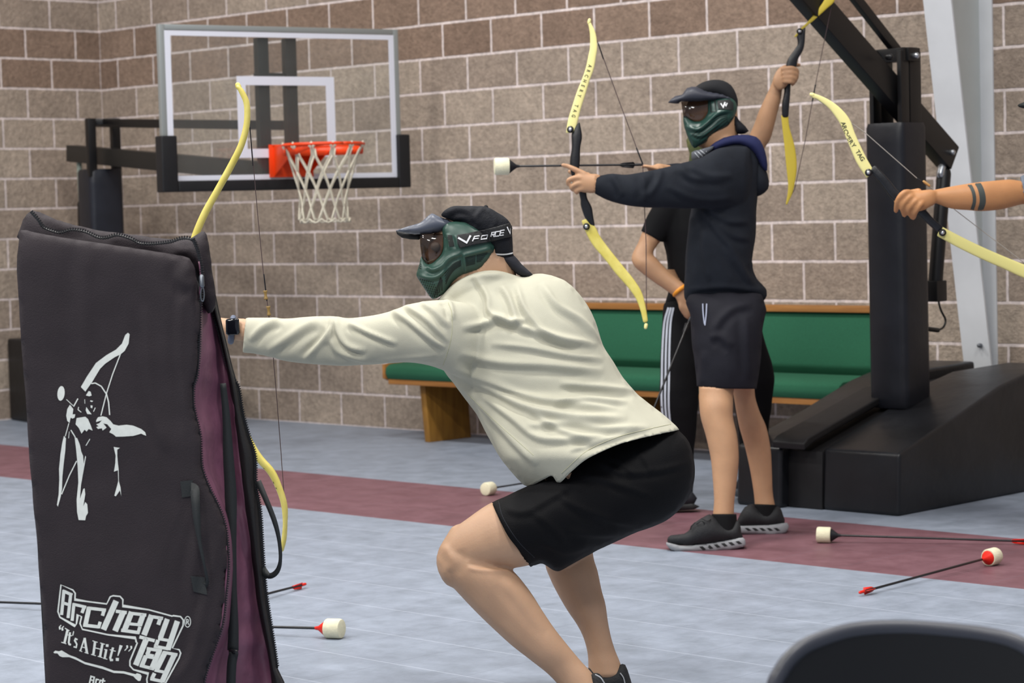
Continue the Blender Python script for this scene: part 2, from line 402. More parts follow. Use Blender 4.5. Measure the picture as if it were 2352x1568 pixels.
def decal(name, shapes, bvh, m, parent, off=.0012, maxe=9, thick=0.0):
    """printed or applied shapes: pixel polygons laid on the surface they are printed on"""
    bm = bmesh.new()
    for V2, F2 in shapes:
        vs = [bm.verts.new((float(a[0]), float(a[1]), 0)) for a in V2]
        for f in F2:
            try: bm.faces.new([vs[i] for i in f])
            except ValueError: pass
    bmesh.ops.triangulate(bm, faces=bm.faces)
    for it in range(6):
        le = [e for e in bm.edges if e.calc_length() > maxe]
        if not le: break
        bmesh.ops.subdivide_edges(bm, edges=le, cuts=1); bmesh.ops.triangulate(bm, faces=[f for f in bm.faces if len(f.verts) > 3])
    bad = []; last = 6.0
    for v in bm.verts:
        r = norm(ray(v.co.x, v.co.y)); h = bvh.ray_cast(Vector(CP), Vector(r))
        if h[0] is None: bad.append(v); continue
        n_ = h[1]
        if n_.dot(Vector(r)) > 0: n_ = -n_
        v.co = h[0]-Vector(r)*off
    bmesh.ops.delete(bm, geom=bad, context='VERTS')
    me = bpy.data.meshes.new(name); bm.to_mesh(me); bm.free()
    return finish(name, me, m, parent)
def tuck(body, pairs, eps=.004):
    """draw the skin in under what is worn over it"""
    me = body.data; n = len(me.vertices); co = np.zeros(n*3); me.vertices.foreach_get('co', co); co = co.reshape(-1, 3)
    for outline, objs, lim in pairs:
        bv = bvh_of(objs); v = co-CP; wd = v@CF; x = 1176+FPX*(v@CR)/wd; y = 784-FPX*(v@CU)/wd
        I = np.nonzero(inside(np.array(outline, float), x, y) & (wd > lim[0]) & (wd < lim[1]))[0]
        for i in I:
            h = bv.find_nearest(Vector(co[i]))
            if h[0] is None: continue
            if (Vector(co[i])-h[0]).dot(h[1]) > -eps: co[i] = np.array(h[0]-h[1]*eps)
    me.vertices.foreach_set('co', co.ravel()); me.update()
def cutaway(o, region, hem):
    """open a garment at its hem: remove what lies beyond it and settle the rim on the hem line"""
    bm = bmesh.new(); bm.from_mesh(o.data); R_ = np.array(region, float)
    co = np.array([v.co[:] for v in bm.verts]); v = co-CP; wd = v@CF; x = 1176+FPX*(v@CR)/wd; y = 784-FPX*(v@CU)/wd
    I = inside(R_, x, y); bmesh.ops.delete(bm, geom=[bv for bv, i in zip(list(bm.verts), I) if i], context='VERTS')
    H = np.array(catmull([np.array(p, float) for p in hem], 6))
    for bv in bm.verts:
        if not bv.is_boundary: continue
        px, py, w_ = PX(np.array(bv.co)); best = None
        for a, b in zip(H[:-1], H[1:]):
            d_ = b-a; t = max(0, min(1, ((px-a[0])*d_[0]+(py-a[1])*d_[1])/(d_@d_+1e-9))); q = a+d_*t; e = math.hypot(q[0]-px, q[1]-py)
            if best is None or e < best[0]: best = (e, q)
        if best[0] < 14: bv.co = W(best[1][0], best[1][1], w_)
    bm.to_mesh(o.data); bm.free(); o.data.update(); o.data.shade_smooth()
    so_ = o.modifiers.new('cloth', 'SOLIDIFY'); so_.thickness = .002; so_.offset = -1
def poly(P, sm=0):
    P = [np.array(p, float) for p in P]
    if sm: P = catclosed(P, sm)
    t = geometry.tessellate_polygon([[Vector((p[0], p[1], 0)) for p in P]])
    return (P, [tuple(q) for q in t])
def stroke(P, w_, sm=0, closed=False):
    P = [np.array(p, float) for p in P]
    if sm: P = catclosed(P, sm) if closed else catmull(P, sm)
    if closed: P = P+[P[0]]
    V = []; F = []; n = len(P)
    ww = w_ if isinstance(w_, (list, tuple)) else None
    for i, p_ in enumerate(P):
        a = P[max(i-1, 0)]; b = P[min(i+1, n-1)]
        if closed and i in (0, n-1): a = P[-2]; b = P[1]
        t = norm(b-a); nn = np.array([-t[1], t[0]])
        if 0 < i < n-1:
            t1 = norm(P[i]-P[i-1]); c = max(.5, abs(nn@np.array([-t1[1], t1[0]])))
        else: c = 1
        wd = (w_ if ww is None else np.interp(i/(n-1), np.linspace(0, 1, len(ww)), ww))/2/c
        V += [p_+nn*wd, p_-nn*wd]
    for i in range(n-1): F.append((2*i, 2*i+1, 2*i+3, 2*i+2))
    return (V, F)
def xf(shapes, o, s): return [([(o[0]+p[0]*s, o[1]+p[1]*s) for p in V], F) for V, F in shapes]
def glyph(ch, bold=.0):
    cu = bpy.data.curves.new('g', 'FONT'); cu.body = ch; cu.size = 1; cu.offset = bold; cu.resolution_u = 3; cu.fill_mode = 'FRONT' if hasattr(cu, 'fill_mode') else 'FULL'
    o = bpy.data.objects.new('g', cu); COL.objects.link(o); me = evaluated(o)
    V = [(v.co.x, v.co.y) for v in me.vertices]; F = [tuple(p_.vertices) for p_ in me.polygons]
    bpy.data.objects.remove(o); bpy.data.meshes.remove(me); bpy.data.curves.remove(cu)
    return V, F
_gc = {}
def text_along(txt, P, size, up, bold=.02, spread=1.0, squash=1.0):
    """letters one by one along a pixel path; up = +1/-1 side on which the letters stand"""
    P = np.array(catmull([np.array(p, float) for p in P], 8)); seg = np.hypot(*(P[1:]-P[:-1]).T); cs = np.concatenate([[0], np.cumsum(seg)])
    out = []; n = len(txt)
    for i, ch in enumerate(txt):
        if ch == ' ': continue
        if ch not in _gc: _gc[ch] = glyph(ch, bold)
        V, F = _gc[ch]
        if not V: continue
        s = cs[-1]*((i+.5)/n); x = np.interp(s, cs, P[:, 0]); y = np.interp(s, cs, P[:, 1])
        x2 = np.interp(min(s+2, cs[-1]), cs, P[:, 0]); y2 = np.interp(min(s+2, cs[-1]), cs, P[:, 1]); x1 = np.interp(max(s-2, 0), cs, P[:, 0]); y1 = np.interp(max(s-2, 0), cs, P[:, 1])
        t = norm((x2-x1, y2-y1)); u = np.array([t[1], -t[0]])*up; cx = (max(v[0] for v in V)+min(v[0] for v in V))/2
        out.append(([np.array([x, y])+t*(v[0]-cx)*size*squash+u*(v[1]-.35)*size for v in V], F))
    return out

# ================================================================== the setting
def quad(name, P, m):
    mb = MB(); mb.add(P, [(0, 1, 2, 3)]); o = mb.build(name, m, smooth=False); o['kind'] = 'structure'; return o
quad('floor', [(-.2, -16, 0), (20, -16, 0), (20, .2, 0), (-.2, .2, 0)], floor_material())
WB = wall_material('split_face_block', 0, .2032); WL = wall_material('split_face_block_side', 1, 0.0)
mb = MB(); box(mb, (9.9, .1, 3.5), (20.2, .2, 7.02)); o = mb.build('wall_back', WB, smooth=False); o['kind'] = 'structure'
mb = MB(); box(mb, (-.1, -8.0, 3.5), (.2, 16.0, 7.02)); o = mb.build('wall_left', WL, smooth=False); o['kind'] = 'structure'
# tapered steel column
steel_w = mat('white_painted_steel', '#d5d8dc', .45, var=.04, vscale=6, bump=.0004, bscale=40)
COLM = empty('steel_column', (7.18, -.02, 0), 'white tapered steel column standing against the block wall behind the right hoop', 'column')
def colb(z): return .035+.168*max(z-.35, 0)
zs = (0, .35, 1.2, 2.3, 4.5, 6.6)
mb = MB(); V = []
for z in zs:
    b_ = colb(z)
    for x, y in ((7.103, -b_), (7.257, -b_), (7.257, -b_+.012), (7.103, -b_+.012)): V.append((x, y, z))
F = [(0, 1, 2, 3)]+[(4*i+k, 4*i+(k+1) % 4, 4*i+4+(k+1) % 4, 4*i+4+k) for i in range(len(zs)-1) for k in range(4)]+[tuple(4*(len(zs)-1)+k for k in (3, 2, 1, 0))]
mb.add(V, F); mb.build('flange', steel_w, COLM, smooth=False)
mb = MB(); V = []
for z in zs:
    b_ = colb(z)
    for x, y in ((7.174, -b_+.012), (7.186, -b_+.012), (7.186, -.002), (7.174, -.002)): V.append((x, y, z))
mb.add(V, F); mb.build('web', mat('grey_painted_steel', '#b9bdba', .5, var=.03), COLM, smooth=False)
mb = MB(); box(mb, (7.18, -.006, 3.3), (.154, .010, 6.6)); mb.build('rear_flange', steel_w, COLM, smooth=False)
mb = MB(); P = W(2248, 793, 0); q = onplane(2252, 793, 1, -colb(.62)-.002); tube(mb, [q, q+np.array([0, -.012, 0])], .011, 10); mb.build('bolt', mat('dark_bolt', '#6d7076', .5, metal=.6), COLM)

# ------------------------------------------------------------------ green pew against the wall
green = mat('green_upholstery', '#1f5a40', .9, var=.09, vscale=120, bump=.0008, bscale=400)
oak = mat('oak_trim', '#a8743c', .45, col2='#8a5a2a', vscale=5, stretch=(.6, 9, 9), bump=.0004, bscale=60)
oakd = mat('oak_panel', '#9a6f2c', .5, col2='#7d5620', vscale=4, stretch=(8, 8, 1.2), bump=.0004)
BE = empty('bench', (5.1, -.3, 0), 'long green upholstered pew with oak trim against the block wall', 'bench')
x0, x1 = 3.50, 6.74
def prof_x(mb, prof, xa, xb):
    n = len(prof); mb.add([(xa, y, z) for y, z in prof]+[(xb, y, z) for y, z in prof], [tuple(range(n))[::-1], tuple(range(n, 2*n))]+[(i, (i+1) % n, n+(i+1) % n, n+i) for i in range(n)]); return mb
mb = MB(); prof_x(mb, [(-.57, .365), (-.585, .40), (-.58, .435), (-.55, .452), (-.30, .462), (-.20, .455), (-.20, .37)], x0, x1); bevel(mb.build('seat_cushion', green, BE), .012)
mb = MB(); prof_x(mb, [(-.225, .45), (-.255, .50), (-.245, .60), (-.20, .765), (-.165, .77), (-.17, .45)], x0+.02, x1); bevel(mb.build('back_cushion', green, BE), .012)
mb = MB(); prof_x(mb, [(-.225, .768), (-.225, .80), (-.13, .80), (-.13, .40), (-.16, .40), (-.16, .768)], x0+.01, x1+.01); bevel(mb.build('back_frame', oak, BE), .004)
mb = MB(); prof_x(mb, [(-.565, .335), (-.565, .366), (-.17, .366), (-.17, .335)], x0+.005, x1); bevel(mb.build('seat_frame', oak, BE), .004)
mb = MB(); prof_x(mb, [(-.585, .37), (-.585, .45), (-.5, .462), (-.25, .465), (-.2, .78), (-.16, .78), (-.16, .36), (-.55, .355)], x0-.022, x0); bevel(mb.build('end_trim', oak, BE), .003)
for xx in (3.70, 5.2, 6.6):
    mb = MB(); prof_x(mb, [(-.47, 0), (-.50, .335), (-.16, .335), (-.14, 0)], xx, xx+.045); bevel(mb.build('leg_panel', oakd, BE), .004)

# ------------------------------------------------------------------ right portable hoop base
vinyl = mat('black_vinyl', '#17181c', .38, var=.25, vscale=5, bump=.004, bscale=9)
vinyl2 = mat('black_vinyl_matte', '#131214', .55, var=.2, vscale=7, bump=.003, bscale=12)
blk = mat('black_steel', '#0d0d0f', .42, var=.1); chrome = mat('bright_steel', '#b5b8bc', .25, metal=.9)
RH = empty('basketball_hoop', (7.3, -.85, 0), 'black padded portable basketball stand in front of the white column, tall mast with lifting arms', 'basketball hoop')
xa, xb = 6.98, 7.80
mb = MB(); prof_x(mb, [(-1.615, .0), (-1.60, .262), (-1.2, .376), (-.82, .49), (-.62, .528), (-.15, .54), (-.15, 0)], 7.405, xb); bevel(mb.build('base_pad', vinyl, RH), .018, 3)
mb = MB(); prof_x(mb, [(-1.675, .0), (-1.66, .262), (-1.2, .378), (-.82, .49), (-.62, .528), (-.15, .54), (-.15, 0)], xa, 7.225); bevel(mb.build('base_pad', vinyl, RH), .018, 3)
mb = MB(); prof_x(mb, [(-1.62, .0), (-1.61, .25), (-.82, .462), (-.15, .5), (-.15, 0)], 7.222, 7.408); bevel(mb.build('base_pad', vinyl2, RH), .008, 2)
mb = MB(); prof_x(mb, [(-1.69, .262), (-1.695, .292), (-1.66, .315), (-1.0, .482), (-.98, .455), (-1.62, .29)], 7.20, 7.375); bevel(mb.build('strap_pad', vinyl2, RH), .008, 3)
MC = dep = W(2062, 560, 10.28); MC = np.array([MC[0], MC[1], 0])
def padpost(mb, c, s, z0, z1, R=None, rr=.035):
    prof = []
    for qx, qy, a0 in ((1, 1, 0), (-1, 1, 90), (-1, -1, 180), (1, -1, 270)):
        for a in (0, 30, 60, 90):
            t = math.radians(a0+a); prof.append((qx*(s/2-rr)+rr*math.cos(t), qy*(s/2-rr)+rr*math.sin(t)))
    lev = [(z0, .93), (z0+.02, 1)]+[(z, 1) for z in np.linspace(z0+.1, z1-.1, 10)]+[(z1-.02, 1), (z1, .94)]
    V = []
    for z, k in lev:
        for x, y in prof:
            q = np.array([x*k, y*k, 0]); q = R@q if R is not None else q; V.append((c[0]+q[0], c[1]+q[1], z))
    n = len(prof); F = [tuple(range(n))[::-1], tuple((len(lev)-1)*n+i for i in range(n))]+[(l*n+i, l*n+(i+1) % n, (l+1)*n+(i+1) % n, (l+1)*n+i) for l in range(len(lev)-1) for i in range(n)]
    mb.add(V, F); return mb
zt = onvert(2062, 283, MC, (-CF[0], -CF[1], 0))[2]
mb = MB(); padpost(mb, MC, .205, .40, zt); mb.build('mast_pad', mat('navy_black_vinyl', '#14161d', .42, var=.2, bump=.003, bscale=10), RH, auto=50)
XP = MC[0]
def xp(x, y, dx=0): q = onplane(x, y, 0, XP+dx); return q
for dx in (-.075, .075):
    a = xp(2103 if dx > 0 else 2030, 118, dx); 
    mb = MB(); box(mb, (XP+dx, MC[1]+.035, (zt-.05+a[2])/2), (.022, .085, a[2]-zt+.05)); bevel(mb.build('upright_plate', blk, RH), .003)
    mb = MB(); box(mb, (XP+dx, MC[1]-.045, (zt-.05+a[2])/2), (.022, .06, a[2]-zt+.05)); bevel(mb.build('upright_plate', blk, RH), .003)
a = xp(2062, 128); mb = MB(); bar(mb, (XP-.1, MC[1], a[2]), (XP+.1, MC[1], a[2]), .07, .06); bar(mb, (XP+.083, MC[1]-.06, a[2]), (XP+.083, MC[1]+.07, a[2]), .012, .06); bevel(mb.build('cross_bar', blk, RH), .004)
for px_, py_ in ((2040, 131), (2100, 128)):
    q = xp(px_, py_, .1); mb = MB(); tube(mb, [q, q+np.array([.012, 0, 0])], .014, 12); mb.build('bolt', chrome if px_ > 2090 else blk, RH)
a = xp(2180, 364, .02); b = xp(1496, -420, .02); mb = MB(); bar(mb, a, b, .07, .122); bevel(mb.build('lower_arm', blk, RH), .006)
a = xp(2068, 128); b = xp(1655, -400); mb = MB(); bar(mb, a, b, .03, .045); bevel(mb.build('upper_arm', blk, RH), .004)
q = xp(2182, 350, .05); mb = MB(); tube(mb, [q, q+np.array([.014, 0, 0])], .014, 10); mb.build('bolt', chrome, RH)
q1 = xp(2170, 358, .02); q2 = xp(2160, 400, .02); mb = MB(); tube(mb, [q1, q2], .02, 14); mb.build('piston_rod', chrome, RH)
q2 = xp(2168, 398, .02); q3 = xp(2148, 655, .02); mb = MB(); tube(mb, [q2, q3], .033, 16); mb.build('lift_cylinder', blk, RH)
mb = MB(); q = xp(2148, 668, .02); box(mb, q, (.075, .08, .095)); bevel(mb.build('crank_gearbox', blk, RH), .006)
mb = MB(); tube(mb, [xp(2156, 690, .02), xp(2158, 702, .02), xp(2163, 716, .02), xp(2172, 735, .02), xp(2166, 752, .02), xp(2152, 758, .02), xp(2140, 757, .02)], .005, 8, 3); mb.build('crank_rod', blk, RH)
mb = MB(); tube(mb, [xp(2154, 758, .02), xp(2122, 754, .02)], .011, 10); mb.build('crank_grip', blk, RH)
# board out of frame above, so that the stand is complete
bz = xp(1496, -420, .02)
mb = MB(); box(mb, (XP, bz[1]-.08, bz[2]+.35), (1.6, .03, 1.0)); bevel(mb.build('backboard', mat('acrylic_board', '#d7dde2', .1), RH), .004)

# ------------------------------------------------------------------ left portable hoop
LC = np.array([3.2, -1.12]); nrm = norm([.978, -.21, 0]); lat = np.array([.21, .978, 0])
LM = np.array([.79, -.60, 0]); RL = np.array([[nrm[0], lat[0], 0], [nrm[1], lat[1], 0], [0, 0, 1.0]])
LH = empty('basketball_hoop', (LM[0], LM[1], 0), 'portable basketball hoop with clear backboard, orange rim and white net at the left', 'basketball hoop')
def lp(a, b_, z): q = LM+nrm*a+lat*b_; return np.array([q[0], q[1], z])
mb = MB(); V = []
prof = [(-.69, 0), (-.69, .55), (.25, .55), (1.0, .28), (1.02, 0)]
V = [lp(a, -.42, z) for a, z in prof]+[lp(a, .42, z) for a, z in prof]; n = len(prof)
mb.add(V, [tuple(range(n))[::-1], tuple(range(n, 2*n))]+[(i, (i+1) % n, n+(i+1) % n, n+i) for i in range(n)]); bevel(mb.build('base_pad', vinyl2, LH), .02, 3)
Bc = np.array([3.2, -1.12, 0])
def bp_(x, y, off=0): return onvert(x, y, Bc+nrm*off, nrm)
ztl = onvert(243, 388, LM, (-CF[0], -CF[1], 0))[2]
mb = MB(); padpost(mb, LM, .235, .45, ztl, RL); mb.build('mast_pad', mat('navy_black_vinyl_side', '#1b1e27', .42, var=.2, bump=.003, bscale=10), LH, auto=50)
def lmv(x, y, b_=0): return onvert(x, y, LM+lat*b_, lat)
for x_, b_ in ((207, -.09), (263, .09)):
    a = lmv(x_, 272, b_); mb = MB(); bar(mb, (a[0], a[1], ztl-.05), a, .055, .055, up=tuple(nrm)); bevel(mb.build('upright', blk, LH), .004)
a = lmv(200, 282, -.09); b = lmv(270, 278, .09); 
mb = MB(); bar(mb, a, b, .05, .04); bevel(mb.build('cross_bar', blk, LH), .004)
# backboard
TL, TR, BL, BR = (362, 58), (912, 64), (399, 418), (919, 404)
gl_TL, gl_TR = bp_(363, 58), bp_(912, 65); zt_, zb_ = (gl_TL[2]+gl_TR[2])/2, (bp_(395, 422)[2]+bp_(920, 410)[2])/2
s0 = float((gl_TL-LM)@lat)+.0; s1 = float((gl_TR-LM)@lat); a0 = float((gl_TL-LM)@nrm)
def bd(s, z, off=0): return lp(a0+off, s, z)
def brect(mb, sa, sb, za, zb, o0, o1):
    V = [bd(s, z, o) for o in (o0, o1) for s, z in ((sa, za), (sb, za), (sb, zb), (sa, zb))]
    mb.add(V, [(0, 1, 2, 3), (7, 6, 5, 4), (0, 4, 5, 1), (1, 5, 6, 2), (2, 6, 7, 3), (3, 7, 4, 0)]); return mb
def gz(y, x=640): return bp_(x, y)[2]
glass = bpy.data.materials.new('clear_backboard'); glass.use_nodes = True; nt = glass.node_tree
nt.nodes.remove(nt.nodes['Principled BSDF']); tr = nt.nodes.new('ShaderNodeBsdfTransparent'); tr.inputs[0].default_value = (0.97, .98, .975, 1)
gs_ = nt.nodes.new('ShaderNodeBsdfGlossy'); gs_.inputs['Roughness'].default_value = .06; df = nt.nodes.new('ShaderNodeBsdfDiffuse'); df.inputs[0].default_value = (.8, .85, .85, 1)
m1 = nt.nodes.new('ShaderNodeMixShader'); m1.inputs[0].default_value = .03; m2 = nt.nodes.new('ShaderNodeMixShader'); m2.inputs[0].default_value = .025
nt.links.new(tr.outputs[0], m1.inputs[1]); nt.links.new(gs_.outputs[0], m1.inputs[2]); nt.links.new(m1.outputs[0], m2.inputs[1]); nt.links.new(df.outputs[0], m2.inputs[2]); nt.links.new(m2.outputs[0], nt.nodes['Material Output'].inputs[0])
alu = mat('brushed_aluminium', '#9aa0a0', .4, metal=.35); whitep = mat('white_paint_line', '#dfe2ee', .5)
mb = MB(); brect(mb, s0+.03, s1-.03, zb_+.02, zt_-.03, -.006, .006); GL = mb.build('backboard_glass', glass, LH, smooth=False)
mb = MB(); fw = .034
brect(mb, s0, s0+fw, zb_, zt_, -.03, .008); brect(mb, s1-fw, s1, zb_, zt_, -.03, .008); brect(mb, s0+fw, s1-fw, zt_-fw*.9, zt_, -.03, .008); brect(mb, s0+fw, s1-fw, zb_, zb_+.012, -.03, .008)
bevel(mb.build('backboard_frame', alu, LH), .003)
mb = MB(); q = s0+fw-.002; r_ = s1-fw+.002; tw = .035
brect(mb, q, q+tw, zb_+.01, zt_-fw, .0065, .0085); brect(mb, r_-tw, r_, zb_+.01, zt_-fw, .0065, .0085); brect(mb, q+tw, r_-tw, zt_-fw-.028, zt_-fw, .0065, .0085); brect(mb, q+tw, r_-tw, zb_+.01, zb_+.04, .0065, .0085)
mb.build('border_line', whitep, LH, smooth=False)
sq = [float((bp_(x, y)-LM)@lat) for x, y in ((545, 270), (768, 265))]; zq = [bp_(655, 176)[2], bp_(600, 362)[2]]
mb = MB(); t_ = .055
brect(mb, sq[0], sq[0]+t_, zq[1], zq[0], .0065, .0085); brect(mb, sq[1]-t_, sq[1], zq[1], zq[0], .0065, .0085); brect(mb, sq[0]+t_, sq[1]-t_, zq[0]-.05, zq[0], .0065, .0085); brect(mb, sq[0]+t_, sq[1]-t_, zq[1], zq[1]+.05, .0065, .0085)
mb.build('target_square', whitep, LH, smooth=False)
# edge padding
pz = bp_(650, 436)[2]; pl_ = bp_(365, 312)[2]
mb = MB(); 
brect(mb, s0-.02, s0+.075, pz, pl_, -.05, .035); brect(mb, s1-.035, s1+.045, pz, pl_, -.05, .035); brect(mb, s0+.075, s1-.035, pz, zb_+.012, -.05, .035)
bevel(mb.build('edge_padding', mat('black_foam_pad', '#121317', .55, bump=.002, bscale=14), LH), .008, 3)
# braces behind the board
brk = mat('dark_frame_steel', '#1b1b1a', .45)
for xq in (614, 678):
    s_ = float((bp_(xq, 200)-LM)@lat); mb = MB(); brect(mb, s_-.035, s_+.035, zb_+.05, zt_-.06, -.09, -.035); bevel(mb.build('board_brace', brk, LH), .004)
mb = MB(); s_a = float((bp_(600, 170)-LM)@lat); s_b = float((bp_(690, 170)-LM)@lat); zc = bp_(640, 170)[2]; brect(mb, s_a, s_b, zc-.03, zc+.01, -.1, -.05); bevel(mb.build('board_brace', brk, LH), .004)
# arms
a = lmv(205, 282, 0); b = bp_(672, 288, -.1); mb = MB(); bar(mb, a, b, .05, .055); bevel(mb.build('upper_arm', blk, LH), .004)
a = lmv(166, 352, 0); b = bp_(645, 397, -.1); mb = MB(); bar(mb, a, b, .09, .11); bevel(mb.build('lower_arm', brk, LH), .004)
a = lmv(182, 375, 0); b = lmv(187, 470, 0); mb = MB(); tube(mb, [a, b], .018, 12); mb.build('piston_rod', mat('pale_rod', '#93a096', .4), LH)
a = lmv(187, 468, 0); b = lmv(189, 540, 0); mb = MB(); tube(mb, [a, b], .027, 12); mb.build('lift_cylinder', blk, LH)
# rim
orange = mat('orange_rim_paint', '#e8430f', .38, var=.06)
rc0 = onvert(742, 332, Bc+nrm*.40, nrm); RIM = np.array([rc0[0], rc0[1], rc0[2]]); rr_ = .225
sR = float((RIM-LM)@lat); 
mb = MB(); ring = [RIM+(nrm*math.cos(t)+lat*math.sin(t))*rr_ for t in np.linspace(0, 2*math.pi, 49)]; tube(mb, ring, .0095, 10, ends=False); mb.build('rim', orange, LH)
aR = float((RIM-LM)@nrm)
mb = MB(); cz = RIM[2]
V = [lp(a0+.012, sR-.14, cz+.015), lp(a0+.012, sR+.14, cz+.015), lp(a0+.012, sR+.14, cz-.17), lp(a0+.012, sR-.14, cz-.17)]
V += [lp(a0+.022, sR-.14, cz+.015), lp(a0+.022, sR+.14, cz+.015), lp(a0+.022, sR+.14, cz-.17), lp(a0+.022, sR-.14, cz-.17)]
mb.add(V, [(0, 1, 2, 3), (7, 6, 5, 4), (0, 4, 5, 1), (1, 5, 6, 2), (2, 6, 7, 3), (3, 7, 4, 0)])
# apron under the back half of the rim and side gussets
def plate(mb, P, th):
    P = [np.asarray(p) for p in P]; n_ = norm(np.cross(P[1]-P[0], P[2]-P[0])); k = len(P)
    mb.add([p-n_*th/2 for p in P]+[p+n_*th/2 for p in P], [tuple(range(k))[::-1], tuple(range(k, 2*k))]+[(i, (i+1) % k, k+(i+1) % k, k+i) for i in range(k)])
plate(mb, [lp(a0+.02, sR-.12, cz+.012), lp(a0+.02, sR+.12, cz+.012), lp(aR-.20, sR+.10, cz+.006), lp(aR-.20, sR-.10, cz+.006)], .006)
for sd in (-.11, .11): plate(mb, [lp(a0+.02, sR+sd, cz+.01), lp(aR-.14, sR+sd*1.4, cz), lp(aR-.19, sR+sd, cz-.06), lp(a0+.02, sR+sd, cz-.165)], .006)
bevel(mb.build('rim_bracket', orange, LH), .002)
mb = MB(); V = []; th = np.linspace(math.radians(100), math.radians(260), 17); th = np.linspace(math.radians(-80), math.radians(260), 37)
for t in th:
    p_ = RIM+(nrm*math.cos(t)+lat*math.sin(t))*(rr_-.002)
    dz = .055 if math.cos(t) < .35 else .055*max(.15, 1-(math.cos(t)-.35)*1.6)
    V += [p_, p_+np.array([0, 0, -dz])]
mb.add(V, [(2*i, 2*i+2, 2*i+3, 2*i+1) for i in range(len(th)-1)]); o = mb.build('rim_apron', orange, LH); sol = o.modifiers.new('s', 'SOLIDIFY'); sol.thickness = .004
# net: cords looping from the hooks, crossing into diamonds
netm = mat('white_net_cord', '#cfcab8', .9, var=.08, vscale=60)
mb = MB(); NH = 12; netL = .40
def netr(t): return rr_*(1-.62*t**.75)+.028*t*t if t < .72 else rr_*(1-.62*.72**.75)+.014+.03*(t-.72)
drift = -.02
for k in range(NH):
    for sg in (-1, 1):
        P = []; R_ = []
        for i in range(17):
            t = i/16; ang = 2*math.pi*(k+.5)/NH+sg*(0.03+2*math.pi/NH*2.0*max(0, t-.12)**1.0)
            rr2 = netr(t); p_ = RIM+(nrm*math.cos(ang)+lat*math.sin(ang))*rr2+np.array([0, 0, -.012-netL*t])
            p_ = p_+nrm*(.06*t-.0)*-1*0+CR*(-.01*t)
            P.append(p_); R_.append(.0058 if t < .45 else .0045)
        tube(mb, P, R_, 6)
    P = [RIM+(nrm*math.cos(2*math.pi*(k+.5)/NH+s*.03*0+s*.06)+lat*math.sin(2*math.pi*(k+.5)/NH+s*.06))*(rr_+.004*(1-abs(s)))+np.array([0, 0, -.012+.022*(1-abs(s))]) for s in (-1, -.5, 0, .5, 1)]
    tube(mb, P, .006, 6)
    ang = 2*math.pi*(k+.5)/NH+2*math.pi/NH*2.0*.88
    P = [RIM+(nrm*math.cos(ang+s)+lat*math.sin(ang+s))*netr(1)+np.array([0, 0, -.012-netL-.02*math.cos(s*6)]) for s in (-.26, -.13, 0, .13, .26)]
    tube(mb, P, .0045, 6)
mb.build('net', netm, LH)

# ------------------------------------------------------------------ bag (inflatable-bunker bag standing on end)
nylon = mat('faded_black_nylon', '#2b2529', .72, var=.08, vscale=14, bump=.0012, bscale=420, spec=.3)
nylon_d = mat('black_nylon_tape', '#151416', .62, bump=.0008, bscale=500)
lining = mat('maroon_lining', '#6d4559', .5, var=.2, vscale=9, bump=.004, bscale=22)
ink = mat('white_screen_print', '#d3d7d2', .7, var=.05, vscale=90)
teethm = mat('zip_teeth', '#1d1e21', .35)
BAGP = onfloor(380, 1760)
BG = empty('equipment_bag', (BAGP[0], BAGP[1], 0), 'tall black nylon bag standing on end, white archer print and lettering, open zip', 'bag')
zipF = [(443, 549), (455, 581), (463, 633), (459, 704), (457, 795), (452, 860), (444, 887), (443, 924), (447, 949), (458, 997), (460, 1036), (464, 1078), (483, 1127), (501, 1163), (518, 1217), (523, 1290), (518, 1362), (509, 1435), (487, 1500), (469, 1558), (455, 1640), (450, 1740), (450, 1770)]
outB = [(472, 545), (481, 581), (489, 642), (504, 716), (519, 780), (535, 845), (547, 887), (558, 949), (571, 997), (586, 1047), (588, 1109), (598, 1174), (603, 1254), (608, 1326), (614, 1380), (628, 1471), (637, 1532), (653, 1565), (662, 1620), (664, 1700), (660, 1750)]
def fd(x, y): return 5.25+.0*x+.00012*(y-1000)*0+(.05*((x-60)/400))
front = [(47, 528), (42, 560), (39, 620), (44, 720), (54, 850), (65, 1000), (77, 1150), (89, 1300), (99, 1430), (106, 1568), (109, 1700), (112, 1783), (300, 1790), (448, 1783)]+[(x, y) for x, y in zipF[::-1][2:-3]]+[(452, 640), (440, 600), (424, 588), (360, 577), (240, 560), (140, 545), (80, 533)]
mb = MB(); inflate(mb, front, fd, k=.55, g=8, smooth=2, tmax=.035, tmin=.012)
FR = mb.build('front_panel', nylon, BG); displace(FR.data, folds([(16, .006, [(440, 600), (420, 640), (445, 660)]), (22, .004, [(200, 560), (190, 700), (200, 900)]), (14, .004, [(470, 1180), (440, 1330), (455, 1480)]), (12, .004, [(500, 1230), (470, 1380), (440, 1500), (400, 1568)]), (14, .004, [(330, 700), (345, 900), (380, 1040)]), (10, .003, [(420, 640), (412, 800), (430, 1000)])], base=.003, nscale=5))
gus = [(48, 520), (60, 495), (72, 486), (90, 488), (130, 506), (180, 520), (250, 533), (330, 543), (400, 550), (440, 546), (464, 532), (474, 540), (482, 581), (490, 642), (497, 700), (478, 720), (462, 690), (440, 620), (300, 610), (60, 570)]
mb = MB(); inflate(mb, gus, 5.40, k=.9, g=7, tmax=.10, tmin=.03)
GU = mb.build('top_gusset', nylon, BG)
displace(GU.data, folds([(9, .006, [(100, 500), (150, 525), (200, 530)]), (10, .006, [(250, 548), (300, 552), (380, 572)]), (8, .007, [(430, 570), (450, 590), (455, 640)]), (8, .006, [(400, 575), (430, 582), (445, 600)])], base=.003, nscale=12))
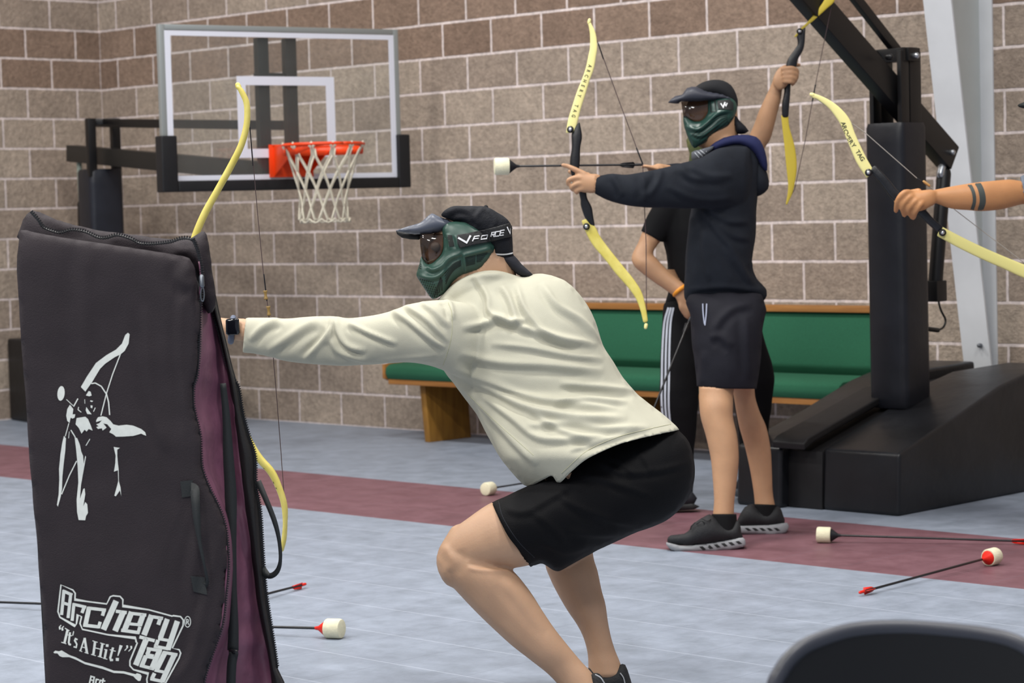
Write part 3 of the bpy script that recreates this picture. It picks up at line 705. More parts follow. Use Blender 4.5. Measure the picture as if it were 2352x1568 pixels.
back = [(47, 528), (60, 500), (75, 492), (200, 530), (440, 552), (466, 535)]+outB+[(655, 1783), (300, 1790), (112, 1783), (104, 1568), (80, 1150), (50, 700), (44, 600)]
mb = MB(); inflate(mb, back, lambda x, y: 5.64, k=.3, g=9, tmax=.03, tmin=.015, smooth=2); mb.build('back_panel', nylon_d, BG)
# lining sheet between the two zips
zf = np.array(catmull([np.array(p, float) for p in zipF], 5)); ob = np.array(catmull([np.array(p, float) for p in [(474, 545), (478, 640), (484, 690), (503, 756), (515, 808), (522, 844), (530, 900), (536, 950), (540, 1000), (549, 1080), (560, 1163), (570, 1220), (578, 1272), (586, 1326), (592, 1380), (606, 1450), (618, 1507), (625, 1560), (630, 1640), (632, 1775)]], 5))
mb = MB(); ys = np.linspace(600, 1765, 150); nc = 26; V = []
for y in ys:
    xl = np.interp(y, zf[:, 1], zf[:, 0])-1; xr = np.interp(y, ob[:, 1], ob[:, 0])+3
    for i in range(nc):
        t = i/(nc-1); x = xl+(xr-xl)*t
        dep_ = 5.285+.205*t+.07*math.sin(math.pi*t)**.8
        dep_ += .012*math.sin(t*9+y*.008)+.006*noise.noise(Vector((x*.03, y*.02, 0)))*2
        V.append(W(x, y, dep_))
mb.add(V, [(r*nc+c, r*nc+c+1, (r+1)*nc+c+1, (r+1)*nc+c) for r in range(len(ys)-1) for c in range(nc-1)])
LI = mb.build('lining', lining, BG); sol = LI.modifiers.new('s', 'SOLIDIFY'); sol.thickness = .003
# black inner binding along the back edge
mb = MB(); V = []
ys2 = np.linspace(560, 1765, 140); obx = np.array(catmull([np.array(p, float) for p in outB+[(660, 1783)]], 5)); n_ = 6
for y in ys2:
    xl = np.interp(y, ob[:, 1], ob[:, 0])-2; xr = np.interp(y, obx[:, 1], obx[:, 0])-3
    for i in range(n_):
        t = i/(n_-1); V.append(W(xl+(xr-xl)*t, y, 5.50-.03*math.sin(math.pi*t)))
mb.add(V, [(r*n_+c, r*n_+c+1, (r+1)*n_+c+1, (r+1)*n_+c) for r in range(len(ys2)-1) for c in range(n_-1)])
o = mb.build('binding', nylon_d, BG); sol = o.modifiers.new('s', 'SOLIDIFY'); sol.thickness = .004
def zipline(name, P, d, parent, r=.0035, sp=.0055, depth=None):
    P3 = catmull([W(p[0], p[1], d if depth is None else depth(*p)) for p in P], 8); mb = MB(); tube(mb, P3, r*.8, 6)
    cum = 0; last = np.array(P3[0]); i = 0
    cs = [0]
    for a, b in zip(P3[:-1], P3[1:]): cs.append(cs[-1]+np.linalg.norm(b-a))
    arr = np.array(P3)
    for s in np.arange(0, cs[-1], sp):
        c = np.array([np.interp(s, cs, arr[:, k]) for k in range(3)]); c2 = np.array([np.interp(min(s+.002, cs[-1]), cs, arr[:, k]) for k in range(3)])
        t = norm(c2-c) if np.linalg.norm(c2-c) > 1e-9 else np.array([0, 0, 1.]); sd = norm(np.cross(t, CF)); fw = np.cross(sd, t)
        R_ = np.stack([t, sd, fw], 1); box(mb, c+sd*.001, (sp*.5, r*2.6, r*1.5), R_)
    return mb.build(name, teethm, parent, smooth=False)
zipline('zipper', zipF[:-1], 0, BG, depth=lambda x, y: fd(x, y)-.022)
zipline('zipper', [(474, 690), (484, 715), (501, 759), (513, 808), (522, 844), (538, 872), (548, 890)]+outB[7:-4], 5.50, BG, r=.003)
zipline('zipper', [(72, 487), (88, 505), (100, 522), (125, 532), (140, 534), (165, 528), (195, 532), (225, 545), (245, 546), (270, 540), (300, 548), (320, 558), (350, 560), (390, 556), (415, 548), (435, 548), (448, 558), (455, 580)], 5.285, BG)
# zip pull
mb = MB(); tube(mb, [W(463, 636, 5.255), W(464, 655, 5.25)], .006, 8); ring = [W(465+4*math.sin(t), 676-16*math.cos(t), 5.25) for t in np.linspace(0, 2*math.pi, 20)]; tube(mb, ring, .0015, 6, ends=False); mb.build('zip_pull', mat('gunmetal', '#70757c', .35, metal=.8), BG)
# webbing
def ribbon(mb, P, wd, d=None, th=.003):
    """flat webbing through (x,y,d) pixels with width in px"""
    Q = catmull([np.array(p, float) for p in P], 6); wds = np.interp(np.linspace(0, 1, len(Q)), np.linspace(0, 1, len(wd)), wd) if isinstance(wd, (list, tuple)) else [wd]*len(Q)
    V = []; n = len(Q)
    for i, q in enumerate(Q):
        a, b = Q[max(i-1, 0)], Q[min(i+1, n-1)]; t = norm(b[:2]-a[:2]); nn = np.array([-t[1], t[0]])*wds[i]/2
        for s in (-1, 1): V.append(W(q[0]+nn[0]*s, q[1]+nn[1]*s, q[2]))
        for s in (1, -1): V.append(W(q[0]+nn[0]*s, q[1]+nn[1]*s, q[2]+th))
    F = [(4*i+k, 4*i+(k+1) % 4, 4*i+4+(k+1) % 4, 4*i+4+k) for i in range(n-1) for k in range(4)]+[(0, 1, 2, 3), (4*n-1, 4*n-2, 4*n-3, 4*n-4)]
    mb.add(V, F); return mb
web = mat('black_webbing', '#1c2022', .6, bump=.0008, bscale=700)
mb = MB(); ribbon(mb, [(430, 1118, 5.255), (446, 1122, 5.24), (449, 1150, 5.225), (452, 1190, 5.22), (458, 1240, 5.22), (470, 1300, 5.225), (476, 1335, 5.24), (468, 1345, 5.255)], [20, 22, 20, 17, 9, 6, 8, 16]); mb.build('handle', web, BG)
FB = bvh_of([FR])
decal('handle_patch', [poly([(414, 1105), (442, 1102), (448, 1138), (418, 1142)])], FB, web, BG, off=.003); decal('handle_patch', [poly([(438, 1322), (470, 1325), (476, 1366), (444, 1358)])], FB, web, BG, off=.003)
mb = MB(); ribbon(mb, [(592, 1105, 5.49), (608, 1140, 5.47), (630, 1195, 5.46), (641, 1240, 5.46), (644, 1285, 5.46), (636, 1312, 5.47), (618, 1322, 5.48), (600, 1305, 5.5)], [16, 13, 12, 9, 8, 12, 14, 20]); mb.build('handle', web, BG)
mb = MB(); ribbon(mb, [(512, 880, 5.34), (520, 960, 5.35), (524, 1040, 5.36), (530, 1140, 5.37), (532, 1250, 5.37), (534, 1350, 5.37), (536, 1440, 5.37), (535, 1493, 5.37)], [14, 18, 24, 28, 22, 20, 24, 26]); mb.build('inner_strap', web, BG)
mb = MB(); ribbon(mb, [(537, 1498, 5.36), (532, 1530, 5.36), (530, 1600, 5.37), (530, 1720, 5.38)], 22); mb.build('inner_strap', web, BG)
mb = MB(); box(mb, W(536, 1495, 5.36), (.028, .006, .008)); mb.build('strap_buckle', teethm, BG)
# printed emblem and lettering (traced)
z = (0, 740); s = .30604; E_ = []
E_ += [poly(p) for p in [
 [(960,78),(973,90),(965,160),(935,215),(905,240),(860,262),(790,310),(750,350),(690,450),(640,520),(607,485),(650,410),(720,305),(800,245),(870,205),(915,160),(940,95)],
 [(525,618),(550,650),(545,690),(565,690),(560,715),(545,722),(530,715),(522,755),(505,740),(497,700),(505,650)],
 [(575,718),(640,708),(660,725),(680,770),(695,812),(665,800),(650,820),(635,805),(612,835),(590,790),(567,765)],
 [(665,515),(680,520),(688,550),(668,555),(645,548)], [(680,585),(700,590),(690,598),(675,592)], [(680,622),(695,625),(692,645),(680,640)], [(648,635),(665,660),(688,690),(655,688),(643,660)],
 [(722,735),(735,712),(770,705),(800,712),(830,740),(850,765),(890,775),(950,768),(1000,775),(1060,800),(1090,825),(1097,850),(1080,845),(1060,835),(1000,852),(930,857),(870,858),(850,840),(820,825),(835,800),(805,765),(775,758),(800,790),(770,812),(765,795),(735,800),(722,785),(740,780),(722,765),(745,757),(765,735),(722,748)],
 [(480,852),(495,870),(490,960),(478,1060),(468,1160),(465,1250),(455,1310),(435,1382),(427,1370),(440,1290),(445,1180),(443,1100),(455,980),(468,900)],
 [(560,860),(580,870),(600,920),(610,970),(623,1000),(628,1060),(640,1000),(645,1010),(635,1070),(622,1140),(608,1220),(600,1325),(625,1250),(635,1245),(640,1290),(625,1380),(640,1348),(655,1365),(660,1430),(645,1455),(640,1485),(590,1483),(578,1420),(575,1330),(588,1200),(583,1080),(572,960)],
 [(853,935),(900,942),(880,955),(880,1000),(885,1060),(890,1100),(892,1190),(905,1240),(910,1305),(900,1260),(870,1305),(858,1300),(875,1240),(888,1190),(885,1110),(855,1120),(865,1060),(868,1000)],
 [(458+27*math.cos(t)-6*math.sin(t), 533+55*math.sin(t)+4*math.cos(t)) for t in np.linspace(0, 6.28, 22)[:-1]]]]
E_ += [stroke(P, w_) for w_, P in [(8, [(905,235),(845,390),(800,530),(757,700)]), (9, [(685,460),(715,455),(760,480),(800,540),(815,600),(823,695)]), (5, [(498,578),(548,625)]), (9, [(585,572),(552,632)]), (6, [(590,635),(586,655),(610,675)]), (6, [(715,640),(702,670)]), (4, [(636,578),(637,610)]), (8, [(575,1040),(520,1150),(462,1290)]), (6, [(517,757),(490,855)]), (6, [(675,875),(645,925)]), (8, [(532,808),(565,862)]), (4, [(520,820),(515,870)])]]
decal('archer_print', xf(E_, z, s), FB, ink, BG, off=.0014)
z2 = (90, 1320); s2 = .16156
LT = [(50,[(352,212),(318,568)]),(50,[(450,262),(410,612)]),(48,[(335,225),(472,285)]),(46,[(335,395),(440,428)]),
 (50,[(495,400),(468,652)]),(46,[(480,415),(668,458)]),(52,[(645,445),(608,540)]),
 (72,[(712,455),(655,720)]),(50,[(695,470),(950,500)]),(55,[(922,500),(900,580)]),(52,[(625,712),(850,738)]),(52,[(868,665),(842,755)]),
 (92,[(1095,368),(913,778)]),(52,[(1090,515),(1245,535)]),(92,[(1200,515),(1078,797)]),
 (88,[(1315,525),(1205,805)]),(50,[(1280,542),(1523,570)]),(84,[(1480,560),(1425,715)]),(46,[(1250,690),(1460,712)]),(52,[(1165,785),(1420,820)]),(52,[(1432,735),(1402,835)]),
 (90,[(1600,570),(1490,855)]),(50,[(1560,585),(1760,618)]),(62,[(1728,605),(1692,708)]),
 (80,[(1822,625),(1722,900)]),(86,[(1965,655),(1828,1062)]),(46,[(1690,905),(1890,940)]),(50,[(1630,1012),(1840,1050)]),(60,[(1690,925),(1655,1020)]),
 (52,[(1425,880),(1642,935)]),(90,[(1530,895),(1372,1282)]),
 (50,[(1530,1045),(1745,1080)]),(82,[(1712,1070),(1592,1345)]),(46,[(1515,1128),(1630,1150)]),(62,[(1570,1050),(1535,1130)]),(40,[(1490,1155),(1680,1190)]),(70,[(1515,1155),(1455,1300)]),(50,[(1430,1285),(1610,1330)]),
 (50,[(1760,1098),(1965,1135)]),(82,[(1790,1100),(1665,1350)]),(84,[(1925,1125),(1745,1520)]),(46,[(1640,1352),(1820,1390)]),(50,[(1580,1475),(1760,1515)]),(60,[(1640,1395),(1600,1480)])]
T_ = [stroke(P, w_*.9) for w_, P in LT]
T_ += [stroke([(310,140),(480,215),(512,260),(508,350),(690,378),(960,412),(1010,310),(1050,295),(1150,305),(1190,350),(1188,440),(1560,495),(1890,585),(1905,578),(2010,592),(2050,640),(2045,720),(1892,1040),(1990,1062),(2012,1110),(1990,1180),(1790,1545),(1730,1640),(1600,1620),(1535,1535),(1530,1480),(1550,1402),(1340,1345),(1290,1290),(1290,1220),(1395,965),(1380,955),(1368,895),(980,850),(615,772),(580,690),(602,592),(548,565),(530,690),(512,725),(295,600),(267,520)], 21, closed=True)]
T_ += [stroke([(2110+43*math.cos(t), 665+76*math.sin(t)) for t in np.linspace(0, 6.28, 20)[:-1]], 11, closed=True)]
T_ += [stroke(P, w_) for w_, P in [(14,[(2098,622),(2092,702)]),(10,[(2098,628),(2125,640),(2122,665),(2096,662)]),(12,[(2108,664),(2128,708)])]]
# It's A Hit!
SF = [(13,[(312,712),(282,745)]),(26,[(292,742),(296,775)]),(13,[(350,728),(320,760)]),(26,[(328,758),(333,790)]),
 (34,[(405,775),(360,962)]),(13,[(365,755),(430,795)]),(13,[(315,955),(385,978)]),
 (28,[(438,815),(420,960),(428,985),(452,992)]),(12,[(405,850),(468,866)]),(14,[(490,800),(478,860)]),
 (22,[(545,920),(515,905),(505,930),(535,985),(525,1030),(490,1018)]),
 (20,[(645,895),(585,1080)]),(34,[(645,895),(680,1110)]),(12,[(598,1020),(668,1040)]),(12,[(568,1072),(612,1090)]),(12,[(645,1100),(700,1118)]),
 (34,[(795,945),(770,1130)]),(34,[(900,975),(865,1160)]),(14,[(782,1032),(888,1060)]),(12,[(758,935),(830,958)]),(12,[(868,965),(935,985)]),(12,[(738,1128),(805,1148)]),(12,[(832,1155),(900,1175)]),
 (32,[(955,1060),(930,1185)]),(12,[(925,1058),(965,1062)]),(12,[(905,1182),(968,1198)]),(38,[(968,985),(966,1022)]),
 (32,[(1050,1030),(1010,1180),(1020,1210),(1050,1208)]),(12,[(1005,1062),(1088,1085)]),
 ([46,14],[(1165,1000),(1118,1150)]),(44,[(1112,1178),(1110,1222)]),
 (26,[(1250,1000),(1252,1032)]),(13,[(1262,1025),(1215,1075)]),(26,[(1308,1008),(1310,1040)]),(13,[(1320,1035),(1270,1085)])]
T_ += [stroke(P, w_) for w_, P in SF]
T_ += [poly([(205,1095),(230,1075),(280,1085),(320,1072),(430,1138),(520,1170),(650,1238),(900,1300),(1060,1360),(1200,1368),(1370,1410),(1390,1395),(1440,1410),(1457,1440),(1440,1503),(1410,1507),(1370,1475),(1340,1440),(1200,1400),(1060,1392),(900,1335),(650,1268),(520,1203),(430,1168),(330,1168),(290,1152),(260,1115),(210,1112)])]
T_ += [stroke(P, w_) for w_, P in [(22,[(740,1430),(715,1540)]),(22,[(785,1445),(765,1545)]),(20,[(735,1440),(790,1455)]),(18,[(730,1490),(780,1503)]),(22,[(815,1475),(800,1545)]),(20,[(810,1480),(850,1490)]),(22,[(870,1490),(855,1545)]),(20,[(865,1495),(895,1503)]),(22,[(912,1470),(895,1550)]),(20,[(905,1500),(940,1510)])]]
decal('lettering_print', xf(T_, z2, s2), FB, ink, BG, off=.0014)

# ------------------------------------------------------------------ bows
limb = mat('yellow_limb', '#e3d579', .45, var=.05, vscale=20, col2='#d2c25a'); limb_l = mat('pale_yellow_limb', '#ede39a', .42, var=.03); limb_d = mat('deep_yellow_limb', '#c9b23c', .42, var=.04)
riser = mat('black_riser', '#15161b', .38, var=.15, bump=.0006, bscale=90); strm = mat('dark_string', '#4a3a3c', .7); strl = mat('pale_string', '#a39c94', .7); boltm = mat('limb_bolt', '#c7ccd2', .2, metal=.9)
inkd = mat('dark_print', '#3a3c2c', .6)
def bow(loc, label, lm, up, rs, lo, strings, bolts, th=-.30, rth=-.9, tips=(), smat=None, sr=.0014):
    B = empty('recurve_bow', loc, label, 'bow', 'yellow recurve bows')
    mb = MB(); loft(mb, up, 5, 16, cap0=.006, cap1=.004, p=3); U = mb.build('upper_limb', lm, B)
    mb = MB(); loft(mb, rs, 5, 20, cap0=.008, cap1=.008, p=3); mb.build('riser', riser, B)
    mb = MB(); loft(mb, lo, 5, 16, cap0=.004, cap1=.006, p=3); Lw = mb.build('lower_limb', lm, B)
    for t in tips:
        mb = MB(); tube(mb, [W(*t[0]), W(*t[1])], [t[2], t[2]*.9], 10); mb.build('limb_tip', lm, B)
    for b_ in bolts:
        q = W(*b_); mb = MB(); tube(mb, [q, q-norm(q-CP)*.004], .0135, 14, ends=False); mb.build('bolt_washer', riser, B); mb = MB(); tube(mb, [q-norm(q-CP)*.004, q-norm(q-CP)*.012], [.0095, .007], 12); mb.build('limb_bolt', boltm, B)
    for i, (P, m_, r) in enumerate(strings):
        mb = MB(); tube(mb, [W(*p) for p in P], r, 8); mb.build('bowstring' if i == 0 else 'string_serving', m_, B)
    return B, U, Lw
# bow drawn by the archer
D = 8.88; h_ = .006
up = [(x1, y1, x2, y2, D, h_) for x1, y1, x2, y2 in [(1351,56,1358,54),(1355,79,1368,76),(1355,109,1372,107),(1351,130,1369,130),(1345,158,1364,158),(1335,186,1354,186),(1324,214,1344,219),(1314,245,1335,247),(1305,275,1327,278),(1300,304,1321,302)]]
rs = [(x1, y1, x2, y2, D, t) for x1, y1, x2, y2, t in [(1318,300,1332,282,.008),(1313,308,1337,313,.014),(1313,339,1333,339,.018),(1309,369,1332,370,.02),(1311,396,1330,402,.02),(1320,420,1340,418,.02),(1328,438,1346,438,.02),(1333,458,1349,455,.018),(1334,472,1359,475,.016),(1342,497,1362,492,.014),(1352,512,1366,516,.008)]]
lo = [(x1, y1, x2, y2, D, h_) for x1, y1, x2, y2 in [(1336,508,1354,503),(1346,534,1367,520),(1361,562,1380,545),(1391,598,1407,581),(1415,629,1437,618),(1440,657,1457,643),(1460,685,1474,671),(1471,713,1483,704),(1477,738,1488,735)]]
B1, U1, L1 = bow(W(1330, 400, D), 'yellow recurve bow drawn with an arrow by the archer in the dark hoodie', limb_l, up, rs, lo,
 [([(1356, 62, D+.012), (1372, 95, D+.02), (1425, 240, D+.02), (1476, 376, D+.02), (1484, 560, D+.02), (1485, 720, D+.015), (1484, 742, D+.01)], strm, .0016), ([(1374, 100, D+.02), (1386, 135, D+.02)], riser, .0026), ([(1462, 340, D+.02), (1476, 376, D+.02)], riser, .0028)],
 [(1310, 297, D-.01), (1347, 520, D-.01)], tips=[((1353, 52, D), (1354, 46, D), .007), ((1484, 746, D), (1483, 752, D), .007)])
L1.data.materials[0] = limb
decal('limb_lettering', text_along('ARCHERY TAG', [(1357, 146), (1346, 178), (1330, 222), (1316, 272)], 12, 1, squash=.75), bvh_of([U1]), inkd, B1, off=.001)
# bow held high by the person behind
D = 9.75
up = [(x1, y1, x2, y2, D, h_) for x1, y1, x2, y2 in [(1904,-68,1912,-70),(1908,-35,1926,-32),(1893,0,1917,2),(1872,30,1899,20),(1853,52,1868,48),(1838,66,1853,60),(1824,84,1834,82)]]
rs = [(x1, y1, x2, y2, D, t) for x1, y1, x2, y2, t in [(1830,84,1850,64,.01),(1832,101,1848,98,.014),(1826,112,1844,116,.016),(1812,132,1833,136,.018),(1806,147,1830,150,.018),(1803,175,1820,172,.018),(1801,196,1816,194,.016),(1801,214,1815,213,.016),(1796,239,1813,239,.016),(1796,266,1811,266,.012)]]
lo = [(x1, y1, x2, y2, D, h_) for x1, y1, x2, y2 in [(1794,266,1811,266),(1797,294,1813,291),(1801,330,1824,330),(1804,361,1829,361),(1807,392,1830,389),(1810,422,1826,419),(1809,444,1820,444),(1805,466,1809,468)]]
B2, U2, L2 = bow(W(1818, 170, D), 'deep yellow recurve bow held up in front of the lifting arm of the stand', limb_d, up, rs, lo,
 [([(1909, -60, D+.02), (1910, 14, D+.02), (1888, 120, D+.02), (1871, 205, D+.02), (1850, 320, D+.02), (1825, 435, D+.02), (1807, 466, D+.01)], strm, .0015), ([(1873, 195, D+.02), (1866, 232, D+.02)], riser, .003)], [(1837, 72, D-.01)], tips=[])
# bow of the tattooed arm
D = 8.42
up = [(x1, y1, x2, y2, D, h_) for x1, y1, x2, y2 in [(1865,213,1868,225),(1885,220,1878,229),(1909,232,1902,247),(1933,251,1919,268),(1952,275,1931,287),(1964,307,1942,313),(1978,338,1955,345),(1992,366,1969,376),(2006,390,1990,408)]]
rs = [(x1, y1, x2, y2, D, t) for x1, y1, x2, y2, t in [(2012,381,2000,396,.008),(2030,400,2014,411,.014),(2046,418,2029,430,.016),(2064,440,2048,455,.018),(2088,455,2072,474,.018),(2110,470,2096,488,.018),(2126,482,2112,496,.018),(2144,502,2133,516,.015),(2164,519,2152,532,.01)]]
lo = [(x1, y1, x2, y2, D, h_) for x1, y1, x2, y2 in [(2165,521,2153,542),(2219,549,2198,567),(2270,573,2253,594),(2322,595,2305,617),(2362,611,2348,637),(2420,632,2410,660),(2480,640,2476,658),(2520,632,2518,640)]]
B3, U3, L3 = bow(W(2090, 470, D), 'pale yellow recurve bow in the tattooed hand at the right edge, lettered limb, string slack', limb_l, up, rs, lo,
 [([(1868, 222, D+.01), (1985, 303, D+.02), (2107, 410, D+.02), (2140, 432, D+.03), (2195, 483, D+.05), (2352, 603, D+.04), (2516, 636, D+.01)], strl, .0015), ([(2107, 410, D+.02), (2120, 419, D+.02)], riser, .0024), ([(2122, 417, D+.02), (2134, 426, D+.02)], mat('brass_nock', '#b98d55', .4), .005)],
 [(1995, 396, D-.01), (2165, 534, D-.012)], tips=[((1867, 218, D), (1864, 217, D), .008)])
L3.data.materials[0] = mat('cream_yellow_limb', '#d9d084', .45)
decal('limb_lettering', text_along('ARCHERY TAG', [(1936, 280), (1947, 312), (1965, 340), (1983, 368)], 14, 1, squash=1.0), bvh_of([U3]), inkd, B3, off=.001)
# bow of the crouching player, seen edge on behind the bag
D = 6.30
up = [(x-w_, y+a*w_, x+w_, y-a*w_, D, .018) for x, y, w_, a in [(548,199,4.5,.3),(556,212,6,.3),(566,235,6.5,.2),(568,264,6.5,0),(565,295,6.5,-.2),(553,336,6.5,-.4),(529,384,6.5,-.5),(498,440,6.5,-.5),(470,491,7,-.5),(449,540,7,-.4),(441,572,7,-.3)]]
rs = [(x-w_, y, x+w_, y, D, .017) for x, y, w_ in [(440,560,12),(446,600,14),(456,660,15),(462,720,14),(468,780,15),(482,830,15),(496,870,12)]]
lo = [(x1, y1, x2, y2, D, .018) for x1, y1, x2, y2 in [(484,850,498,842),(508,902,522,894),(540,972,553,960),(582,1048,596,1038),(617,1090,631,1080),(637,1130,650,1124),(647,1165,660,1162),(650,1203,660,1203),(647,1235,658,1238),(643,1260,652,1263)]]
B4, U4, L4 = bow(W(462, 760, D), 'yellow recurve bow of the crouching player, seen edge on above and beside the black bag', limb, up, rs, lo,
 [([(566, 240, D+.03), (575, 300, D+.03), (593, 505, D+.03), (605, 627, D+.03), (616, 710, D+.03), (628, 824, D+.03), (636, 919, D+.03), (644, 1020, D+.03), (652, 1130, D+.02), (654, 1180, D+.0)], strm, .0011), ([(606, 630, D+.03), (613, 690, D+.03)], riser, .0018), ([(574, 292, D+.03), (581, 380, D+.03)], riser, .0016)],
 [], tips=[((548, 200, D), (546, 195, D), .008)])
for y0_, y1_, x_ in ((667, 688, 610), (703, 725, 617)):
    mb = MB(); tube(mb, [W(x_-1, y0_, D+.03), W(x_, (y0_+y1_)/2, D+.03), W(x_+1, y1_, D+.03)], [.006, .0035, .006], 12, 3, ends=False); mb.build('finger_saver', mat('brass_saver', '#8e7442', .45), B4)
decal('limb_lettering', text_along('ARCHERY', [(640, 1140), (625, 1108), (604, 1078), (590, 1062)], 10, -1), bvh_of([L4]), inkd, B4, off=.001)

# ------------------------------------------------------------------ arrows
foam = mat('cream_foam', '#ddd8bb', .9, var=.05, vscale=40, bump=.0012, bscale=120); shaft = mat('black_shaft', '#1a1a1d', .35); redp = mat('red_plastic', '#d8200f', .4, var=.08); blkp = mat('black_plastic', '#17181d', .45)
def arrow(head, tail, label, cone, vane, group=None, fr=.031, fl=.055, tilt=None, cat='arrow'):
    head, tail = np.asarray(head), np.asarray(tail); L_ = np.linalg.norm(head-tail); t = norm(head-tail)
    A = empty('foam_tipped_arrow', head, label, cat, group or 'foam tipped arrows')
    c = head if tilt is None else head
    mb = MB(); r = fr; prof_ = [(-fl/2, 0.6*r), (-fl/2, r*.93), (-fl/2+.004, r), (fl/2-.008, r), (fl/2-.002, r*.93), (fl/2, r*.75)]
    s = norm(np.cross(t, (0, 0, 1))); u = np.cross(s, t); seg = 28; V = []
    for a, rr in prof_:
        for k in range(seg): an = 2*math.pi*k/seg; V.append(head+t*a+(s*math.cos(an)+u*math.sin(an))*rr)
    n = len(prof_); F = [(i*seg+k, i*seg+(k+1) % seg, (i+1)*seg+(k+1) % seg, (i+1)*seg+k) for i in range(n-1) for k in range(seg)]+[tuple(range(seg))[::-1], tuple((n-1)*seg+k for k in range(seg))]
    mb.add(V, F); mb.build('foam_tip', foam, A, auto=40)
    mb = MB(); tube(mb, [head-t*(fl/2+.001), head-t*(fl/2+.004), head-t*(fl/2+.028), head-t*(fl/2+.04)], [r*.82, r*.78, .007, .005], 20, ends=False)
    for k in range(3):
        a = 2*math.pi*k/3+.4; dv = s*math.cos(a)+u*math.sin(a); plate(mb, [head-t*(fl/2+.002)+dv*r*.8, head-t*(fl/2+.03)+dv*.006, head-t*(fl/2+.002)], .002)
    mb.build('tip_cone', cone, A, auto=40)
    mb = MB(); tube(mb, [head-t*(fl/2+.03), tail], .0042, 10); mb.build('shaft', shaft, A)
    mb = MB()
    for k in range(3):
        a = 2*math.pi*k/3+.2; dv = s*math.cos(a)+u*math.sin(a); plate(mb, [tail+t*.075+dv*.003, tail+t*.062+dv*.010, tail+t*.02+dv*.014, tail+t*.012+dv*.003], .0016)
    tube(mb, [tail+t*.01, tail-t*.012], [.0055, .005], 10); mb.build('fletching', vane, A)
    return A, L_
A1, l1 = arrow(onfloor(1892, 1228, .031), onfloor(2368, 1243, .014), 'foam tipped arrow with black cone lying on the maroon band beside the padded base', blkp, redp)
A2, l2 = arrow(onfloor(2279, 1278, .031), onfloor(1980, 1359, .014), 'red-coned foam tipped arrow at the right, tail on the grey tiles', redp, redp)
A3, l3 = arrow(onfloor(768, 1443, .031), onfloor(258, 1430, .014), 'foam tipped arrow with red cone on the grey floor just right of the black bag', redp, redp)
A4, l4 = arrow(onfloor(330, 1394, .031), onfloor(-160, 1377, .014), 'arrow whose bare black shaft lies on the floor left of the black bag', blkp, redp)
A5, l5 = arrow(onfloor(350, 1431, .031), onfloor(697, 1342, .014), 'arrow behind the black bag, only its red tail and black shaft showing', blkp, redp)
A6, l6 = arrow(onfloor(1122, 1122, .031), onfloor(1400, 1078, .014), 'foam tipped arrow on the maroon band behind the knee of the crouching player', blkp, blkp)
D = 8.95; A7, l7 = arrow(W(1152, 382, D-.03), W(1466, 378, D+.02), 'foam tipped arrow nocked on the drawn bow and aimed to the left', blkp, blkp, fr=.033, fl=.058)
print('ARROW LENGTHS', [round(float(l), 2) for l in (l1, l2, l3, l4, l5, l6, l7)])

# ------------------------------------------------------------------ folding chair in the foreground (blurred)
plas = mat('black_chair_plastic', '#070709', .5, var=.1)
cp_ = W(2095, 1440, 3.2); zt_c = cp_[2]; fwd = norm([CF[0], CF[1], 0]); sd = norm([CR[0], CR[1], 0])
CH = empty('folding_chair', (cp_[0], cp_[1], 0), 'black plastic folding chair in the near right corner, only its rounded back in view', 'chair')
co_ = [(1760, 1640), (1770, 1568), (1784, 1537), (1805, 1506), (1839, 1477), (1886, 1457), (1948, 1440), (2026, 1434), (2130, 1436), (2234, 1445), (2312, 1458), (2365, 1480), (2400, 1515), (2425, 1568), (2440, 1640), (2440, 1800), (2400, 1960), (2300, 2010), (1900, 2010), (1800, 1960), (1762, 1800)]
def chd(x, y): return 3.22+.10*(1-((x-2095)/330)**2)*.5
mb = MB(); inflate(mb, co_, chd, k=.2, g=10, tmax=.004, tmin=.006, smooth=2); mb.build('backrest', plas, CH)
mb = MB(); P = [W(x+ (8 if x < 2095 else -8), y+8, chd(x, y)-.0) for x, y in co_]; tube(mb, P+[P[0]], .0115, 12, 4, ends=False, flat=None); mb.build('back_frame', mat('lit_grey_rim', '#3a3c44', .4), CH)  # black rim coloured grey to carry the light along its edge
def ch(a, b_, z): return np.array([cp_[0], cp_[1], 0])+sd*a+fwd*b_+np.array([0, 0, z])
mb = MB(); V = []; seat = [(-.20, .06), (-.2, .38), (-.15, .43), (.15, .43), (.2, .38), (.2, .06)]
mb.add([ch(a, b_, .445) for a, b_ in seat]+[ch(a, b_, .42) for a, b_ in seat], [tuple(range(6)), tuple(range(6, 12))[::-1]]+[(i, i+6, (i+1) % 6+6, (i+1) % 6) for i in range(6)]); bevel(mb.build('seat', plas, CH), .01, 3)
for s_ in (-1, 1):
    mb = MB(); tube(mb, [ch(.205*s_, .0, zt_c-.12), ch(.21*s_, .15, .42), ch(.215*s_, .45, .012)], .012, 10, 3); mb.build('leg', plas, CH)
    mb = MB(); tube(mb, [ch(.19*s_, .36, .42), ch(.19*s_, .1, .2), ch(.19*s_, -.08, .012)], .012, 10, 3); mb.build('leg', plas, CH)

